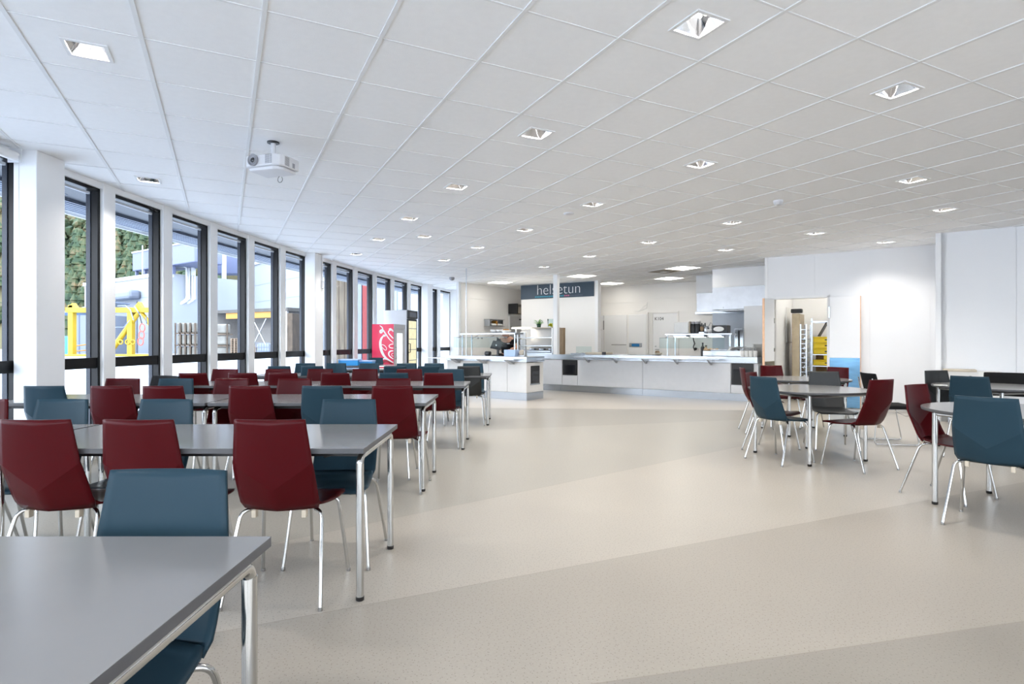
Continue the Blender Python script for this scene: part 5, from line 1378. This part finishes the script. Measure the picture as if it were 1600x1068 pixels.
m = MB()
m.tube([(X(186),-.2,Z(478)),(X(198),-.2,Z(477)),(X(206),-.2,Z(484)),(X(211),-.2,Z(500))],.05,6); m.tube([(X(212),-.2,Z(478)),(X(220),-.2,Z(490)),(X(232),-.2,Z(505)),(X(230),-.2,Z(495))],.05,6)
m.tube([(X(173),-.2,Z(505)),(X(182),-.2,Z(511)),(X(196),-.2,Z(511)),(X(205),-.2,Z(500))],.035,6); m.build('wire_rope', M_slat, yf)
for k,(px,py) in enumerate(((225,512),(224,523),(222.5,533))):
    m = MB(); m.tube([(X(px)+.24*math.cos(a),-.25,Z(py)+.36*math.sin(a)) for a in [q*PI/8 for q in range(17)]],.055,6); m.build('chain_link', M_linkr, yf)
m = MB(); m.tube([(X(224.5),-.25,Z(506)),(X(219),-.2,Z(487))],.05,6); m.build('chain_hook', M_black, yf)
m = MB()
for a,b in (((97,541),(101,556)),((97,541),(135,536)),((121,537),(126,555)),((97,549),(135,546))): m.tube([(X(a[0]),1.2,Z(a[1])),(X(b[0]),1.2,Z(b[1]))],.06,6)
tag(m.build('barrier', M_orange, None, (0,YF,0)), 'orange tube barrier behind the left leg of the yellow frame', 'barrier')
tag(MB().box(-2.6,2.6,0,3,0,1.9,b=.1).build('parked_container', M_blue, None, (*ext(88,60),-.05)), 'blue skip container at the foot of the hillside', 'skip')
gs = thing('garden_shed', 'small grey shed with sloping roof behind the yellow frame', 'shed', (*ext(118,58),-.05))
m = MB(); m.box(-.6,3.2,0,3,0,4.0); m.build('shed_body', M_shut, gs)
m = MB()
for k in range(5): m.box(-.5+k*.8,-.4+k*.8,-.05,0,0,4)
m.build('shed_battens', M_duct, gs)
m = MB(); m.add([(-1.6,-.4,4.0),(3.4,-.4,5.3),(3.4,3.2,5.3),(-1.6,3.2,4.0),(-1.6,-.4,4.12),(3.4,-.4,5.42),(3.4,3.2,5.42),(-1.6,3.2,4.12)],[(0,3,2,1),(4,5,6,7),(0,1,5,4),(1,2,6,5),(2,3,7,6),(3,0,4,7)]); m.build('shed_roof', M_slat, gs)
# hillside with forest
bm = bmesh.new(); NX, NY = 60, 30; gv = {}
for i in range(NX+1):
    for j in range(NY+1):
        x = -185 + 195*i/NX; y = 84 + 70*j/NY
        h = 1.25*(y-84) * (1 if x < -40 else max(.12, 1-(x+40)/60)); h = max(0,h) + 3*noise.noise(Vector((x*.06,y*.06,0)))
        gv[i,j] = bm.verts.new((x,y,max(-.2,h)))
for i in range(NX):
    for j in range(NY): bm.faces.new([gv[i,j],gv[i+1,j],gv[i+1,j+1],gv[i,j+1]])
me = bpy.data.meshes.new('hillside'); bm.to_mesh(me); bm.free(); me.materials.append(M_terrain); o = struct(bpy.data.objects.new('hillside', me)); C.objects.link(o)
fo = MB(); rf = random.Random(11)
for k in range(4200):
    y = 84 + 62*rf.random(); px = rf.uniform(80, 300) if k < 2600 else (rf.uniform(300, 520) if k < 3000 else rf.uniform(-700, 80)); x = (px-800)/F_*y
    h = 1.25*(y-84)*(1 if x < -40 else max(.12, 1-(x+40)/60))
    if h > 75: continue
    s = rf.uniform(.75,1.5)
    if rf.random() < .55:      # conifer: ragged cone of rings
        n_ = 7; vs = []; H = s*3.2
        prof = [(s*.95,.0),(s*.55,.22),(s*.8,.24),(s*.42,.48),(s*.6,.5),(s*.25,.75),(s*.36,.77),(0.02,1.0)]
        for r_, z_ in prof:
            for q in range(n_): a = 2*PI*q/n_+rf.uniform(-.2,.2); rr = r_*rf.uniform(.75,1.2); vs.append((x+rr*math.cos(a), y+rr*math.sin(a), h+H*z_+s*.2))
        fs = [(j*n_+q, j*n_+(q+1)%n_, (j+1)*n_+(q+1)%n_, (j+1)*n_+q) for j in range(len(prof)-1) for q in range(n_)]
        fo.add(vs, fs, False)
    else:
        for b_ in range(4):
            cx, cy, cz = x+rf.uniform(-1,1)*s*.6, y+rf.uniform(-1,1)*s*.6, h+s*rf.uniform(.5,1.7); vs = []; n_ = 7
            for j in range(6):
                ph = -PI/2+PI*j/5
                for q in range(n_): a = 2*PI*q/n_; rr = s*.62*rf.uniform(.72,1.25); vs.append((cx+rr*math.cos(ph)*math.cos(a), cy+rr*math.cos(ph)*math.sin(a), cz+rr*math.sin(ph)))
            fs = [(j*n_+q, j*n_+(q+1)%n_, (j+1)*n_+(q+1)%n_, (j+1)*n_+q) for j in range(5) for q in range(n_)]
            fo.add(vs, fs, False)
o = fo.build('forest', M_leaf); tag(o, 'steep green and yellow autumn forest on the hillside', 'forest', kind='stuff')

# ------------------------------------------------------------------ light, camera
w = bpy.data.worlds.new('overcast_sky'); bpy.context.scene.world = w; w.use_nodes = True; nt = w.node_tree; bg = nt.nodes['Background']
tc = nt.nodes.new('ShaderNodeTexCoord'); sp2 = nt.nodes.new('ShaderNodeSeparateXYZ'); nt.links.new(tc.outputs['Generated'], sp2.inputs[0])
rp2 = nt.nodes.new('ShaderNodeValToRGB'); e = rp2.color_ramp.elements; e[0].position = 0; e[0].color = (.93,.96,1,1); e[1].position = .7; e[1].color = (.74,.85,1,1)
nt.links.new(sp2.outputs['Z'], rp2.inputs['Fac']); nt.links.new(rp2.outputs['Color'], bg.inputs['Color']); bg.inputs['Strength'].default_value = 3.5
cam = bpy.data.cameras.new('camera'); cam.lens = 36*F_/1600; cam.sensor_width = 36; cam.clip_end = 600; cam.clip_start = .05
co_ = bpy.data.objects.new('camera', cam); C.objects.link(co_); co_.location = (0,0,CAMZ); co_.rotation_euler = (PI/2,0,0)
sc = bpy.context.scene; sc.camera = co_
sc.view_settings.view_transform = 'Standard'; sc.view_settings.look = 'None'; sc.view_settings.gamma = 1; sc.view_settings.exposure = 1.35
try: sc.view_settings.use_curve_mapping = False
except Exception: pass
cy = sc.cycles
cy.max_bounces = 8; cy.diffuse_bounces = 5; cy.glossy_bounces = 4; cy.transmission_bounces = 4; cy.transparent_max_bounces = 8
cy.caustics_reflective = False; cy.caustics_refractive = False; cy.use_denoising = True; cy.sample_clamp_indirect = 6
